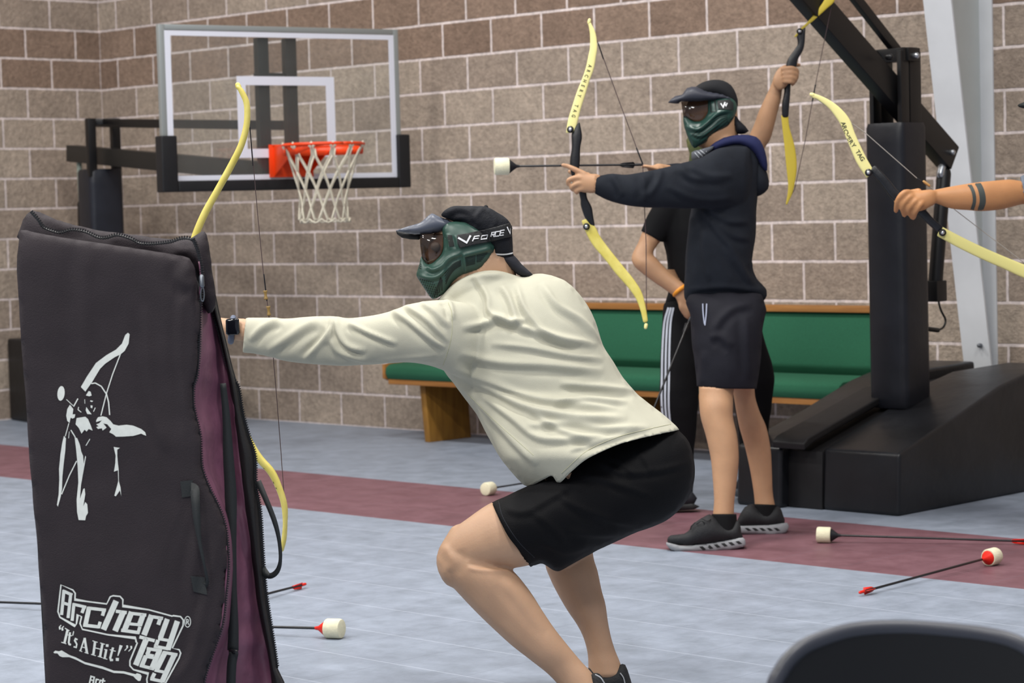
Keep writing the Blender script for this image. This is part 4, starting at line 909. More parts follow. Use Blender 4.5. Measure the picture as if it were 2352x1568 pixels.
# ================================================================== people
skin = mat('skin', '#bb9679', .55, var=.05, vscale=18, sss=.12, bump=.0004, bscale=220); skin2 = mat('skin_tan', '#b48b6a', .5, var=.06, vscale=18, sss=.12, bump=.0004, bscale=220); skin3 = mat('skin_warm', '#b88357', .5, var=.07, vscale=14, sss=.12, bump=.0004, bscale=200)
shirtm = mat('cream_jersey', '#b9b7a6', .85, var=.02, vscale=30, bump=.0006, bscale=600, spec=.2)
blackf = mat('black_sport_fabric', '#060609', .75, var=.15, vscale=16, bump=.0008, bscale=300, spec=.22)
darkf = mat('charcoal_hoodie', '#191d25', .85, var=.12, vscale=20, bump=.001, bscale=300, spec=.3)
shortf = mat('dark_navy_shorts', '#1a1a22', .8, var=.1, vscale=20, bump=.0008, bscale=300, spec=.3)
tee = mat('black_tee', '#08080b', .85, bump=.0008, bscale=300, spec=.3); navy = mat('navy_lining', '#131a45', .85)
maskg = mat('green_mask_plastic', '#2a473e', .42, var=.05, vscale=12, spec=.5); maskg2 = mat('green_mask_plastic_glossy', '#23423b', .33, var=.05)
visorm = mat('grey_visor', '#4a4f5c', .42, var=.05); blackcap = mat('black_cap', '#101219', .8, var=.2, vscale=90, bump=.0014, bscale=260, spec=.35)
slot = mat('mask_slot_black', '#0c1411', .7); whitet = mat('white_strap_print', '#d9dadd', .6); rubber = mat('black_rubber', '#17181a', .6)
lens = bpy.data.materials.new('tinted_lens'); lens.use_nodes = True; nt = lens.node_tree
nt.nodes.remove(nt.nodes['Principled BSDF']); tr = nt.nodes.new('ShaderNodeBsdfTransparent'); tr.inputs[0].default_value = (.36, .33, .31, 1)
gs_ = nt.nodes.new('ShaderNodeBsdfGlossy'); gs_.inputs['Roughness'].default_value = .08
m1 = nt.nodes.new('ShaderNodeMixShader'); m1.inputs[0].default_value = .06
nt.links.new(tr.outputs[0], m1.inputs[1]); nt.links.new(gs_.outputs[0], m1.inputs[2]); nt.links.new(m1.outputs[0], nt.nodes['Material Output'].inputs[0])
def Z(P, o, s): return [(o[0]+p[0]*s, o[1]+p[1]*s) for p in P]

# ------------------------------------------------------------------ crouching player in the cream shirt
g1 = onfloor(1390, 1640)
MAN = empty('person', (g1[0], g1[1], 0), 'crouching player in cream long-sleeved shirt and black shorts, reaching left', 'person')
leg1a = [(1430,1040,1480,1190,6.12,-.85),(1330,1075,1370,1235,6.07,-.85),(1215,1122,1255,1285,6.01,-.9),(1132,1152,1195,1302,5.98,-.95),(1074,1190,1138,1308,5.97,-1),(1034,1222,1090,1322,5.97,-1),(1009,1262,1050,1345,5.97,-1)]
leg1b = [(1030,1222,1105,1235,5.98,-1),(1005,1268,1118,1268,5.97,-.95),(1012,1306,1150,1292,5.97,-.92),(1032,1338,1180,1312,5.97,-.92),(1058,1368,1206,1342,5.97,-.9),(1092,1404,1226,1370,5.97,-.9),(1130,1441,1246,1402,5.97,-.92),(1175,1482,1273,1442,5.97,-.95),(1224,1520,1303,1480,5.97,-.98),(1257,1546,1333,1516,5.98,-1.0),(1284,1575,1362,1548,5.98,-1),(1305,1610,1385,1585,5.98,-1.1)]
leg2 = [(1330,1120,1470,1180,6.32,-.85),(1262,1230,1362,1215,6.27,-.85),(1252,1290,1363,1276,6.24,-.9),(1262,1325,1373,1312,6.23,-.92),(1280,1362,1382,1355,6.22,-.92),(1302,1400,1391,1388,6.21,-.92),(1325,1434,1397,1430,6.21,-.95),(1340,1464,1404,1464,6.21,-1),(1349,1497,1413,1493,6.21,-1.05),(1351,1525,1424,1520,6.21,-1.1),(1350,1550,1432,1548,6.21,-1.1)]
mb = MB(); loft(mb, leg1a, 5, 32, cap0=.05, cap1=.03); loft(mb, leg1b, 5, 32, cap0=.03, cap1=.02); loft(mb, leg2, 5, 32, cap0=.05, cap1=.02)
tube(mb, [W(1470, 1100, 6.2), W(1400, 1000, 6.2), W(1290, 850, 6.2), W(1215, 745, 6.2), W(1150, 680, 6.2), W(1110, 610, 6.2)], [.095, .09, .10, .085, .06, .055], 24, 5)
tube(mb, [W(1180, 760, 6.2), W(1090, 765, 6.13), W(1040, 768, 6.08)], [.06, .05, .045], 16, 3)
inflate(mb, [(993,548),(984,560),(982,572),(972,590),(978,597),(982,604),(981,612),(986,620),(990,638),(1010,660),(1036,668),(1040,690),(1100,720),(1180,700),(1186,630),(1176,560),(1165,512),(1110,484),(1040,492),(1003,520)], 6.2, k=.5, g=5)
tube(mb, [W(1040, 768, 6.08), W(860, 780, 6.08), W(640, 768, 6.17), W(562, 758, 6.2), W(528, 756, 6.22), W(505, 756, 6.23)], [.05, .045, .036, .031, .029, .032], 24, 5)
# hand closed round the grip, hidden from here by the bag
loftp = [(510,730,510,782,6.23,.018),(492,728,494,790,6.24,.02),(470,730,472,792,6.25,.018)]
loft(mb, loftp, 4, 20, cap0=.01, cap1=.012)
for i, yy in enumerate((737, 753, 769, 783)):
    tube(mb, [W(482, yy, 6.235), W(462, yy, 6.235), W(446, yy+1, 6.26), W(444, yy+2, 6.31), W(462, yy+2, 6.335), W(476, yy+1, 6.325)], [.011, .0105, .0095, .009, .0085, .0075], 12, 3)
tube(mb, [W(500, 742, 6.28), W(480, 733, 6.31), W(460, 731, 6.335), W(446, 735, 6.33)], [.012, .011, .0095, .008], 12, 3)
tube(mb, [W(1120, 760, 6.36), W(900, 786, 6.42), W(720, 786, 6.40), W(668, 782, 6.38)], [.045, .04, .028, .025], 20, 5)
loft(mb, [(680,765,680,800,6.38,.014),(655,760,657,803,6.37,.016)], 3, 16, cap0=.01, cap1=.01)
for i, yy in enumerate((766, 776, 786, 796)): tube(mb, [W(660, yy, 6.365), W(640, yy, 6.36), W(626, yy+1, 6.345), W(632, yy+1, 6.33)], [.0095, .009, .008, .007], 10, 3)
BODY = fuse(mb, 'body', skin, MAN, .0042, 4, folds([(6,-.0045,[(1074,1293),(1100,1299),(1135,1301),(1175,1302)]),(11,.0025,[(1020,1250),(1035,1280),(1030,1315)]),(12,-.0025,[(1052,1262),(1062,1290),(1050,1320)]),(12,.0022,[(1150,1330),(1200,1385),(1250,1450)]),(12,.0022,[(1060,1350),(1120,1410),(1190,1470),(1250,1520)])]))
eyem = mat('eye_white', '#b9aca2', .3)
for dd in (-.045, .045):
    mb = MB(); q = W(1000, 566, 6.2+dd); tube(mb, [q-CR*.001, q+CR*.001], .012, 14); mb.build('eye', eyem, MAN)
# shirt
torv = [(1000,700),(1027,686),(1050,660),(1076,640),(1096,630),(1139,628),(1184,634),(1216,632),(1243,628),(1297,643),(1333,677),(1360,717),(1374,753),(1387,794),(1410,830),(1432,866),(1468,906),(1509,938),(1536,960),(1556,984),(1540,996),(1486,1000),(1419,1018),(1351,1050),(1310,1082),(1284,1106),(1272,1092),(1255,1098),(1218,1114),(1202,1113),(1171,1082),(1144,1046),(1117,997),(1094,951),(1063,911),(1040,879),(1018,850),(1000,800)]
slv = [(1150,730,1120,850,6.14,.05),(1085,700,1065,870,6.08,.075),(1033,690,1012,848,6.05,.085),(990,689,975,838,6.03,.078),(939,698,935,832,6.04,.07),(901,713,905,832,6.05,.065),(857,724,855,836,6.06,.062),(805,731,805,840,6.08,.058),(773,727,768,840,6.10,.056),(752,726,735,838,6.11,.055),(710,727,700,835,6.13,.052),(658,731,655,829,6.15,.048),(618,729,615,818,6.17,.045),(585,728,580,812,6.19,.043),(563,728,556,811,6.2,.042)]
tor = [p for p in torv[:torv.index((1536,960))+1]]+[(1572,1000),(1586,1060),(1560,1130),(1480,1165),(1380,1175),(1290,1160),(1232,1135)]+torv[torv.index((1202,1113)):]
mb = MB(); inflate(mb, tor, lambda x, y: 6.19-.12*max(0, min(1, (y-900)/150)), k=.74, g=8); loft(mb, slv, 5, 36, cap0=.05, p=2.1)
tube(mb, [W(1110, 755, 6.34), W(1000, 780, 6.40), W(880, 786, 6.42), W(760, 786, 6.41)], [.06, .048, .044, .038], 20, 5)
# collar band round the neck
tube(mb, [W(1010, 694, 6.17), W(1040, 668, 6.14), W(1070, 646, 6.12), W(1100, 635, 6.11), W(1145, 633, 6.12), W(1184, 640, 6.2)], [.009, .009, .009, .009, .009, .009], 14, 5)
tube(mb, [W(1030, 700, 6.16), W(1075, 665, 6.14), W(1130, 650, 6.14), W(1190, 660, 6.17)], [.03, .035, .035, .03], 16, 5)
t2 = lambda P: Z(P, (540, 600), .4507); t3 = lambda P: Z(P, (480, 600), .2551)
FO = [(11,.010,t2([(1150,340),(1260,320),(1350,290),(1480,340),(1700,400),(1850,425)])),
 (12,.011,t2([(1100,560),(1300,650),(1500,745),(1750,795),(2000,800)])), (10,.009,t2([(1110,545),(1300,612),(1500,690),(1700,718),(1950,750)])),
 (13,.009,t2([(1140,470),(1350,515),(1600,530),(1880,560)])), (10,.008,t2([(1480,835),(1700,820),(1900,850),(2120,850)])),
 (9,.010,t2([(1225,75),(1285,180),(1300,260),(1400,312),(1490,290)])), (9,.009,t2([(1430,110),(1480,250),(1600,380),(1760,430)])),
 (11,.008,t2([(1180,620),(1400,790),(1550,900),(1750,900),(1900,890)])), (12,.007,t2([(1120,600),(1280,760),(1420,920),(1540,1040)])),
 (11,.008,t2([(1650,620),(1850,640),(2030,665)])), (10,.008,t2([(1560,110),(1640,220),(1760,300),(1850,400)])), (9,.006,t2([(1300,420),(1500,440),(1700,480),(1880,500)])),
 (9,.008,t2([(1350,120),(1400,200),(1440,330)])), (8,.006,t2([(1620,720),(1800,700),(2000,720)])), (8,.005,t2([(1700,960),(1850,920),(2050,860)])),
 (8,.007,t2([(1060,190),(1095,220),(1110,300)])), (10,.007,t2([(1500,760),(1650,850),(1850,930)])),
 (9,.010,t3([(1112,500),(1085,620),(1000,740),(850,890)])), (9,.010,t3([(1145,500),(1165,640),(1250,760),(1420,810)])), (8,.008,t3([(1250,560),(1450,650),(1700,745)])),
 (10,.009,t3([(1640,440),(1800,540),(2000,700),(2130,780)])), (9,.008,t3([(1750,390),(1950,520),(2160,730)])), (8,.006,t3([(1900,360),(2030,450),(2170,600)])), (13,.008,t3([(520,810),(700,700),(850,600),(1000,530)])),
 (11,.008,t3([(360,720),(480,600),(640,520)])), (11,.007,t3([(1100,700),(1180,820),(1450,900)])), (7,.004,t3([(1500,900),(1800,870),(2070,850)])), (7,.004,t3([(1600,920),(1850,900),(2070,905)]))]
SH = fuse(mb, 'shirt', shirtm, MAN, .0048, 8, folds([(w_*.8, a, P) for w_, a, P in FO], base=.0022, nscale=6))
cutaway(SH, [(1150,1160),(1204,1115),(1218,1117),(1250,1100),(1268,1093),(1284,1109),(1312,1083),(1351,1052),(1419,1020),(1486,1002),(1562,986),(1700,980),(1700,1300),(1150,1300)], [(1204,1114),(1218,1116),(1250,1100),(1268,1093),(1284,1109),(1312,1083),(1351,1052),(1419,1020),(1486,1002),(1562,986)])
SB = bvh_of([SH])
def surf(P, off=.0):
    out = []
    for x, y in P:
        r = norm(ray(x, y)); h = SB.ray_cast(Vector(CP), Vector(r))
        if h[0] is not None: out.append(np.array(h[0])-r*off)
    return out
seamm = mat('shirt_seam', '#b2b196', .85)
def seam(P, bv, m, parent, r=.0011, name='seam'):
    P2 = catmull([np.array(p, float) for p in P], 8); out = []
    for x, y in P2:
        rr = norm(ray(x, y)); h = bv.ray_cast(Vector(CP), Vector(rr))
        if h[0] is not None: out.append(np.array(h[0]))
    if len(out) > 2: mb = MB(); tube(mb, out, r, 6); return mb.build(name, m, parent)
seam([(1030, 695), (1038, 722), (1036, 779), (1018, 838)], SB, seamm, SH)
seam([(1290, 1086), (1350, 1034), (1420, 1003), (1490, 985), (1540, 974)], SB, seamm, SH)
seam([(1075, 905), (1130, 960), (1180, 1005), (1225, 1045)], SB, seamm, SH, .0008)
# shorts
sho = [(1272,1078),(1350,1032),(1450,990),(1530,974),(1562,990),(1584,1015),(1593,1048),(1597,1077),(1595,1104),(1584,1137),(1565,1167),(1535,1194),(1505,1209),(1467,1221),(1422,1242),(1374,1263),(1355,1274),(1306,1302),(1281,1313),(1266,1306),(1246,1292),(1228,1298),(1160,1306),(1095,1300),(1066,1250),(1080,1190),(1130,1153),(1160,1139),(1190,1125),(1230,1107)]
mb = MB(); inflate(mb, sho, lambda x, y: 6.0+.13*max(0, min(1, (x-1180)/220)), k=.92, g=8)
t4 = lambda P: Z(P, (980, 980), .375); HEM = [(1120,1130),(1130,1154),(1137,1171),(1149,1197),(1167,1231),(1190,1261),(1210,1292),(1228,1310)]
FS = [(9,.006,t4([(800,400),(900,480),(1100,560),(1300,600)])),(9,.007,t4([(850,640),(950,650),(1050,660),(1180,655)])),(8,.006,t4([(950,290),(1100,330),(1250,380),(1400,430)])),(8,.006,t4([(1050,210),(1200,280),(1400,270),(1620,220)])),(9,.005,t4([(640,510),(750,600),(850,700)])),(7,.005,t4([(1130,180),(1200,230),(1280,300)])),(9,.005,t4([(480,500),(600,520),(760,430),(900,350)])),(8,.005,t4([(1300,150),(1350,220),(1380,280)])),(10,.006,t4([(700,700),(850,760),(1000,720)]))]
SO = fuse(mb, 'shorts', blackf, MAN, .0055, 5, folds([(w_, a*.65, P) for w_, a, P in FS], base=.0025, nscale=7))
cutaway(SO, [(1000,1120)]+HEM+[(1228,1400),(1000,1400)], HEM)
tuck(SO, [(torv, [SH], (5, 8))], .004)
seam(t4([(440, 455), (470, 560), (560, 700), (660, 800)]), bvh_of([SO]), mat('dark_seam', '#1d1f26', .8), SO)
# cap, mask
DH = 6.2; tc_ = lambda P: Z(P, (880, 440), .17857)
mb = MB(); inflate(mb, tc_([(750,285),(820,222),(920,190),(1080,188),(1270,184),(1350,205),(1450,260),(1560,330),(1630,400),(1655,480),(1662,620),(1672,790),(1662,860),(1425,850),(1410,720),(1300,640),(1150,560),(1050,480),(990,420),(850,355),(760,320)]), DH, k=.78, g=5, tmin=.03)
CAP = fuse(mb, 'cap', blackcap, MAN, .0035, 5, folds([(7,.005,tc_([(800,300),(950,230),(1100,260),(1180,380)])),(6,.004,tc_([(1290,200),(1200,330),(1230,440)])),(6,.003,tc_([(1340,210),(1430,330),(1440,450)])),(7,.004,tc_([(900,340),(1050,330),(1150,390)]))], base=.0015, nscale=20))
mb = MB(); inflate(mb, tc_([(1424,790),(1540,785),(1664,800),(1780,930),(1900,1040),(1926,1080),(1880,1107),(1780,1092),(1680,1032),(1560,932),(1470,872)]), DH, k=1.6, g=4, tmin=.012, smooth=2, tmax=.07); mb.build('cap_bill', mat('black_cap_bill', '#191b24', .75, bump=.0006, bscale=200), CAP)
mb = MB(); q = W(*tc_([(1322, 192)])[0], DH); tube(mb, [q-CU*.006, q-CU*.003], .007, 12); mb.build('cap_button', blackcap, CAP)
CB = bvh_of([CAP])
SHP = [p for p in sho if p[0] > 1170 or p[1] < 1160]; SHP = [p for p in sho if not (p[0] < 1229 and p[1] > 1180)]; k_ = SHP.index((1246,1292)); SHP[k_+1:k_+1] = HEM[::-1][:-1]
tuck(BODY, [(SHP, [SO], (5, 8)), (torv, [SH], (5, 8)), ([(1225,1060),(1350,1030),(1360,1120),(1225,1130)], [SO], (5, 8)), ([(1130,690),(990,689),(901,713),(773,727),(658,731),(563,729),(556,811),(658,829),(773,840),(905,832),(1010,850),(1130,880)], [SH], (5, 8))])
decal('cap_piping', [stroke(tc_([(1418, 800), (1520, 808), (1600, 803), (1672, 788)]), 3.4, 4)], CB, whitet, CAP, off=.0015)
mk = tc_([(492,825),(470,920),(432,1035),(430,1085),(480,1172),(560,1292),(636,1382),(740,1340),(812,1280),(870,1190),(960,1110),(1070,1062),(1200,1032),(1280,982),(1360,885),(1430,765),(1447,690),(1380,600),(1285,482),(1230,432),(1130,398),(1000,385),(860,390),(765,460),(765,560),(772,640),(765,750),(715,840),(610,928),(555,925)])
mb = MB(); inflate(mb, mk, DH, k=.62, g=4, tmin=.042)
tm = lambda P: tc_(P)
MK = fuse(mb, 'face_mask', maskg, MAN, .003, 4, folds([(5,.006,tm([(560,960),(640,1010),(760,960),(860,860),(1020,790)])),(4,.004,tm([(1030,790),(1050,900),(1065,1060)])),(5,.005,tm([(1030,820),(1200,780),(1400,730)])),(5,.004,tm([(820,540),(850,640),(850,750)])),(5,.005,tm([(450,1080),(600,1110),(720,1080),(820,960)])),(4,.003,tm([(930,560),(950,650),(960,730)]))]))
MBv = bvh_of([MK])
capo = tc_([(750,285),(820,222),(920,190),(1080,188),(1270,184),(1350,205),(1450,260),(1560,330),(1630,400),(1655,480),(1662,620),(1672,790),(1662,860),(1425,850),(1410,720),(1300,640),(1150,560),(1050,480),(990,420),(850,355),(760,320)])
tuck(BODY, [(mk, [MK], (5, 8)), (capo, [CAP], (5, 8)), (mk, [MK], (5, 8))], .006)
sl = []
for i in range(5): sl.append(stroke(tm([(790+i*4, 1055+i*34), (850, 985+i*26), (920, 920+i*20), (1000, 885+i*16)]), 1.7, 4))
for i in range(7):
    y = 845+i*17; sl.append(stroke(tm([(1055+i*2, y+8), (1190-i*1, y-22)]), 1.5))
    if i < 6: sl.append(stroke(tm([(1202, y-25-0*i), (1345-i*16, y-58+i*4)]), 1.5))
for i in range(4): sl.append(stroke(tm([(655+i*34, 1350-i*25), (690+i*22, 1240-i*15), (742+i*6, 1100+i*10)]), 1.8, 4))
for r in range(7):
    for c in range(7):
        x, y = 482+c*27+r*17, 1120+r*34+c*6
        if x-0.55*(y-1100) < 640: sl.append(stroke(tm([(x, y), (x-7, y+16)]), 1.9))
for i in range(3): sl.append(stroke(tm([(462, 920+i*28), (488, 935+i*28)]), 2.2))
decal('vent_slots', sl, MBv, slot, MK, off=.0008, maxe=5)
decal('strap_clip', [poly(tm([(820,555),(885,560),(915,700),(850,710)]))], MBv, slot, MK, off=.001)
# head strap with lettering
ALL = bvh_of([MK, CAP])
ST = decal('goggle_strap', [poly(tm([(950,560),(1100,535),(1300,490),(1480,445),(1640,398),(1655,480),(1674,570),(1500,612),(1350,650),(1150,690),(985,730),(955,660)]))], ALL, rubber, MAN, off=.004, maxe=5); so = ST.modifiers.new('s', 'SOLIDIFY'); so.thickness = .002
STB = bvh_of([ST])
VF = [(24,[(965,592),(1075,655),(1125,562)]),(14,[(1178,572),(1148,638)]),(14,[(1170,576),(1240,566)]),(12,[(1160,606),(1228,598)]),(13,[(1400,520),(1385,580)]),(12,[(1393,526),(1440,520),(1433,548),(1388,553)]),(12,[(1410,553),(1428,582)]),(13,[(1502,508),(1448,516),(1437,575),(1490,568)]),(13,[(1562,492),(1512,500),(1500,564),(1550,556)]),(12,[(1507,531),(1554,525)]),(16,[(1595,452),(1632,535),(1646,445)])]
decal('strap_lettering', [stroke(tm(P), w_*.17857*1.05) for w_, P in VF]+[stroke(tm([(1272,567),(1345,556),(1332,602),(1258,612)]), 2.4, closed=True)], STB, whitet, ST, off=.0055, maxe=4)
decal('strap_slider', [poly(tm([(1335,470),(1362,465),(1372,560),(1392,660),(1365,668),(1348,560)]))], STB, rubber, ST, off=.0065)
# visor and lens
mb = MB(); inflate(mb, tm([(163,502),(330,442),(470,402),(550,335),(618,283),(662,290),(740,330),(850,363),(962,385),(1022,462),(955,477),(850,478),(760,512),(620,542),(480,548),(330,538),(210,512)]), DH-.01, k=1.3, g=4, tmin=.006, tmax=.075, smooth=2); mb.build('visor', visorm, MK)
mb = MB(); inflate(mb, tm([(165,506),(240,592),(460,618),(500,560),(480,540),(330,530)]), DH+.03, k=.6, g=4, tmin=.004); mb.build('visor_underside', rubber, MK)
mb = MB(); inflate(mb, tm([(470,550),(640,540),(830,540),(835,700),(800,830),(700,930),(600,955),(540,935),(500,850),(478,700)]), DH, k=.5, g=4, tmin=.040, smooth=1); mb.build('lens', lens, MK)
# watch
mb = MB(); inflate(mb, [(518,736),(521,732),(545,730),(549,733),(551,763),(547,768),(524,770),(519,766)], 6.172, k=.2, g=3, tmin=.005, smooth=1); WA = mb.build('watch', mat('watch_glass', '#0c0d14', .12, spec=.8), MAN)
mb = MB(); P = [W(533-3*math.sin(t), 757+27*math.sin(t), 6.212-.031*math.cos(t)) for t in np.linspace(0, 2*math.pi, 28)]; tube(mb, P, .0085, 10, ends=False); mb.build('watch_band', mat('blue_grey_band', '#5a6275', .6), WA)
# shoes
def shoe(parent, upper, sole, d, um, sm, name='shoe', k=.8, tmin=.012, laces=None, slots=None):
    mb = MB(); inflate(mb, upper, d, k=k, g=4, tmin=tmin, smooth=2); S = mb.build(name, um, parent)
    if sole: mb = MB(); inflate(mb, sole, d, k=.5, g=4, tmin=.032, smooth=2, tmax=.02); SS = mb.build('sole', sm, S)
    if laces:
        for P in laces: mb = MB(); tube(mb, [W(x, y, d-dd) for x, y, dd in P], .0022, 6, 4); mb.build('lace', rubber, S)
    if slots and sole: decal('sole_slots', [poly(p) for p in slots], bvh_of([SS]), rubber, S, off=.001)
    return S
shoem = mat('black_mesh_shoe', '#1b1c1f', .7, var=.2, vscale=60, bump=.0012, bscale=250); solem = mat('grey_sole', '#8d8f93', .6, var=.08); soleb = mat('black_sole', '#1a1a1c', .6)
shoe(MAN, [(1352,1533),(1372,1541),(1400,1542),(1418,1532),(1424,1526),(1436,1526),(1446,1552),(1452,1575),(1453,1600),(1330,1604),(1280,1600),(1285,1590),(1330,1575)], [(1275,1592),(1330,1596),(1452,1594),(1458,1612),(1440,1620),(1290,1618)], 6.21, shoem, soleb)
shoe(MAN, [(1357,1549),(1371,1545),(1382,1552),(1394,1572),(1402,1610),(1402,1640),(1250,1646),(1205,1640),(1210,1628),(1255,1610),(1310,1596),(1352,1585),(1355,1568)], [(1200,1634),(1260,1640),(1402,1636),(1408,1656),(1390,1664),(1215,1660)], 5.98, shoem, soleb)
silv = mat('silver_piping', '#a9acb0', .4); 
mb = MB(); tube(mb, [W(1368, 1549, 5.935), W(1380, 1556, 5.93), W(1389, 1570, 5.93)], .0018, 6, 3); mb.build('piping', silv, MAN)
mb = MB(); tube(mb, [W(1425, 1546, 6.165), W(1432, 1556, 6.165), W(1436, 1572, 6.165)], .0018, 6, 3); mb.build('piping', silv, MAN)

# ------------------------------------------------------------------ archer in dark hoodie
ga = onfloor(1650, 1250); AR = empty('person', (ga[0], ga[1], 0), 'standing archer in charcoal hoodie, dark shorts and green face mask, drawing a bow', 'person')
mb = MB()
loft(mb, [(1600,800,1700,800,9.0,-.9),(1605,888,1686,888,8.98,-.95),(1606,930,1684,930,8.96,-1),(1610,962,1684,960,8.95,-1),(1621,1000,1693,1000,8.94,-1),(1632,1050,1697,1050,8.93,-1),(1637,1100,1693,1100,8.92,-1),(1640,1150,1687,1150,8.91,-1.05),(1637,1185,1686,1185,8.91,-1.1),(1637,1215,1690,1215,8.91,-1.1)], 4, 28, cap0=.04, cap1=.02)
loft(mb, [(1660,800,1740,800,9.12,-.9),(1682,893,1733,893,9.2,-1),(1690,940,1743,940,9.24,-1),(1698,980,1760,980,9.27,-1),(1712,1030,1770,1030,9.3,-.95),(1723,1080,1773,1080,9.31,-.95),(1731,1130,1775,1130,9.31,-1),(1734,1165,1781,1165,9.31,-1.05),(1734,1190,1785,1190,9.31,-1)], 4, 28, cap0=.04, cap1=.02)
tube(mb, [W(1665, 760, 9.08), W(1660, 600, 9.08), W(1662, 460, 9.08), W(1668, 380, 9.08), W(1662, 330, 9.08)], [.12, .11, .12, .09, .06], 24, 5)
inflate(mb, [(1578,238),(1572,262),(1568,272),(1574,280),(1578,300),(1592,328),(1620,345),(1650,360),(1696,352),(1696,310),(1692,240),(1680,200),(1640,188),(1600,202)], 9.08, k=.5, g=4)
tube(mb, [W(1660, 400, 8.98), W(1500, 428, 8.9), W(1400, 424, 8.87), W(1365, 422, 8.86)], [.05, .035, .024, .024], 16, 4)
inflate(mb, [(1385,404),(1353,398),(1338,392),(1322,398),(1316,412),(1324,434),(1343,443),(1385,440)], 8.85, k=.5, g=3)
tube(mb, [W(1342, 400, 8.845), W(1318, 388, 8.845), W(1305, 382, 8.85), W(1293, 379, 8.85)], [.0125, .0105, .009, .008], 12, 4)
tube(mb, [W(1342, 410, 8.84), W(1322, 408, 8.835), W(1306, 414, 8.84), W(1305, 423, 8.85)], [.0115, .0105, .0095, .0085], 12, 4)
tube(mb, [W(1342, 421, 8.84), W(1326, 422, 8.835), W(1313, 429, 8.84), W(1315, 435, 8.85)], [.011, .0105, .0095, .0085], 12, 4)
tube(mb, [W(1348, 432, 8.84), W(1334, 434, 8.84), W(1323, 439, 8.845), W(1325, 443, 8.85)], [.0105, .0095, .0085, .0075], 12, 4)
tube(mb, [W(1350, 402, 8.87), W(1330, 400, 8.895), W(1316, 398, 8.905), W(1308, 394, 8.905)], [.012, .011, .0095, .008], 12, 4)
tube(mb, [W(1660, 400, 9.2), W(1600, 400, 9.15), W(1540, 394, 9.0), W(1512, 388, 8.95)], [.045, .035, .026, .022], 16, 4)
inflate(mb, [(1530,398),(1524,381),(1510,377),(1496,380),(1488,385),(1490,395)], 8.94, k=.6, g=3)
for a, b_ in ((379, .915), (384, .93), (389, .945)): tube(mb, [W(1512, 388, 8+b_), W(1496, 384, 8+b_), W(1481, 381.5, 8+b_), W(1476, 384, 8.01+b_)], [.008, .0075, .007, .006], 10, 3)
ABODY = fuse(mb, 'body', skin2, AR, .0042, 4)
hood_t = [(1600,362),(1650,334),(1700,320),(1732,326),(1748,370),(1743,430),(1738,480),(1736,540),(1728,600),(1739,640),(1761,664),(1753,692),(1700,697),(1640,697),(1588,695),(1572,682),(1574,600),(1580,520),(1588,470),(1590,400)]
mb = MB(); inflate(mb, hood_t, 9.06, k=.72, g=6)
loft(mb, [(1715,335,1705,480,8.99,.08),(1655,340,1660,480,8.93,.08),(1610,362,1600,479,8.9,.07),(1562,376,1550,478,8.88,.062),(1520,386,1505,476,8.87,.056),(1480,394,1465,474,8.86,.052),(1440,400,1428,469,8.86,.046),(1405,398,1396,460,8.86,.042),(1382,402,1374,450,8.86,.036),(1368,404,1364,444,8.86,.033)], 5, 30, cap0=.04)
tube(mb, [W(1680, 395, 9.22), W(1610, 405, 9.17), W(1560, 400, 9.06), W(1532, 396, 8.99)], [.065, .052, .042, .034], 18, 4)
t5 = lambda P: Z(P, (1430, 440), .3317); t6 = lambda P: Z(P, (1200, 350), .2551)
FH = [(8,.008,t5([(560,120),(640,250),(760,400),(880,640)])),(8,.008,t5([(600,110),(720,200),(880,210)])),(8,.007,t5([(650,200),(760,300),(890,330)])),(9,.007,t5([(480,130),(470,300),(440,560)])),(8,.006,t5([(560,260),(570,450),(600,620)])),(8,.007,t5([(700,380),(800,520),(900,650)])),(7,.006,t5([(450,680),(700,660),(980,690)])),(8,.007,t5([(900,480),(950,560),(990,650)])),
 (8,.008,t6([(800,200),(860,300),(900,400)])),(8,.009,t6([(1250,150),(1220,260),(1130,400)])),(8,.007,t6([(1080,200),(1100,330),(1080,450)])),(8,.008,t6([(1400,130),(1550,230),(1850,260)])),(8,.007,t6([(1500,120),(1650,200),(1900,220)])),(8,.006,t6([(1300,300),(1500,400),(1700,430),(1900,400)]))]
HO = fuse(mb, 'hoodie', darkf, AR, .006, 5, folds(FH, base=.003, nscale=6))
mb = MB(); inflate(mb, [(1718,345),(1742,364),(1758,386),(1766,415),(1764,434),(1748,448),(1731,448),(1728,408)], 9.08, k=1.2, g=4, tmin=.02); mb.build('hood', darkf, HO)
mb = MB(); inflate(mb, [(1628,338),(1662,316),(1704,309),(1737,314),(1752,333),(1761,362),(1762,392),(1748,384),(1733,355),(1701,334),(1661,340),(1640,348)], 9.06, k=1.1, g=4, tmin=.03); mb.build('hood_lining', navy, HO)
ASO = [(1586,676),(1640,680),(1700,680),(1748,676),(1751,760),(1746,830),(1733,893),(1700,895),(1664,893),(1606,888),(1598,840),(1590,780),(1585,720)]
mb = MB(); inflate(mb, [(1586,674),(1748,674),(1751,760),(1748,830),(1737,893),(1732,930),(1700,935),(1664,933),(1606,930),(1601,888),(1596,840),(1590,780),(1585,720)], 9.04, k=.75, g=6, tmin=.02)
AS = fuse(mb, 'shorts', shortf, AR, .006, 5, folds([(10,.008,t5([(620,980),(680,880),(780,800),(900,780)])),(10,.008,t5([(600,1010),(680,1000),(760,1080)])),(10,.007,t5([(850,850),(860,1050),(880,1300)])),(10,.006,t5([(560,1100),(550,1250),(540,1340)]))], base=.003, nscale=6))
cutaway(AS, [(1500,884),(1606,887),(1664,892),(1740,893),(1800,893),(1800,990),(1500,990)], [(1590,886),(1606,887),(1664,892),(1740,893),(1750,893)])
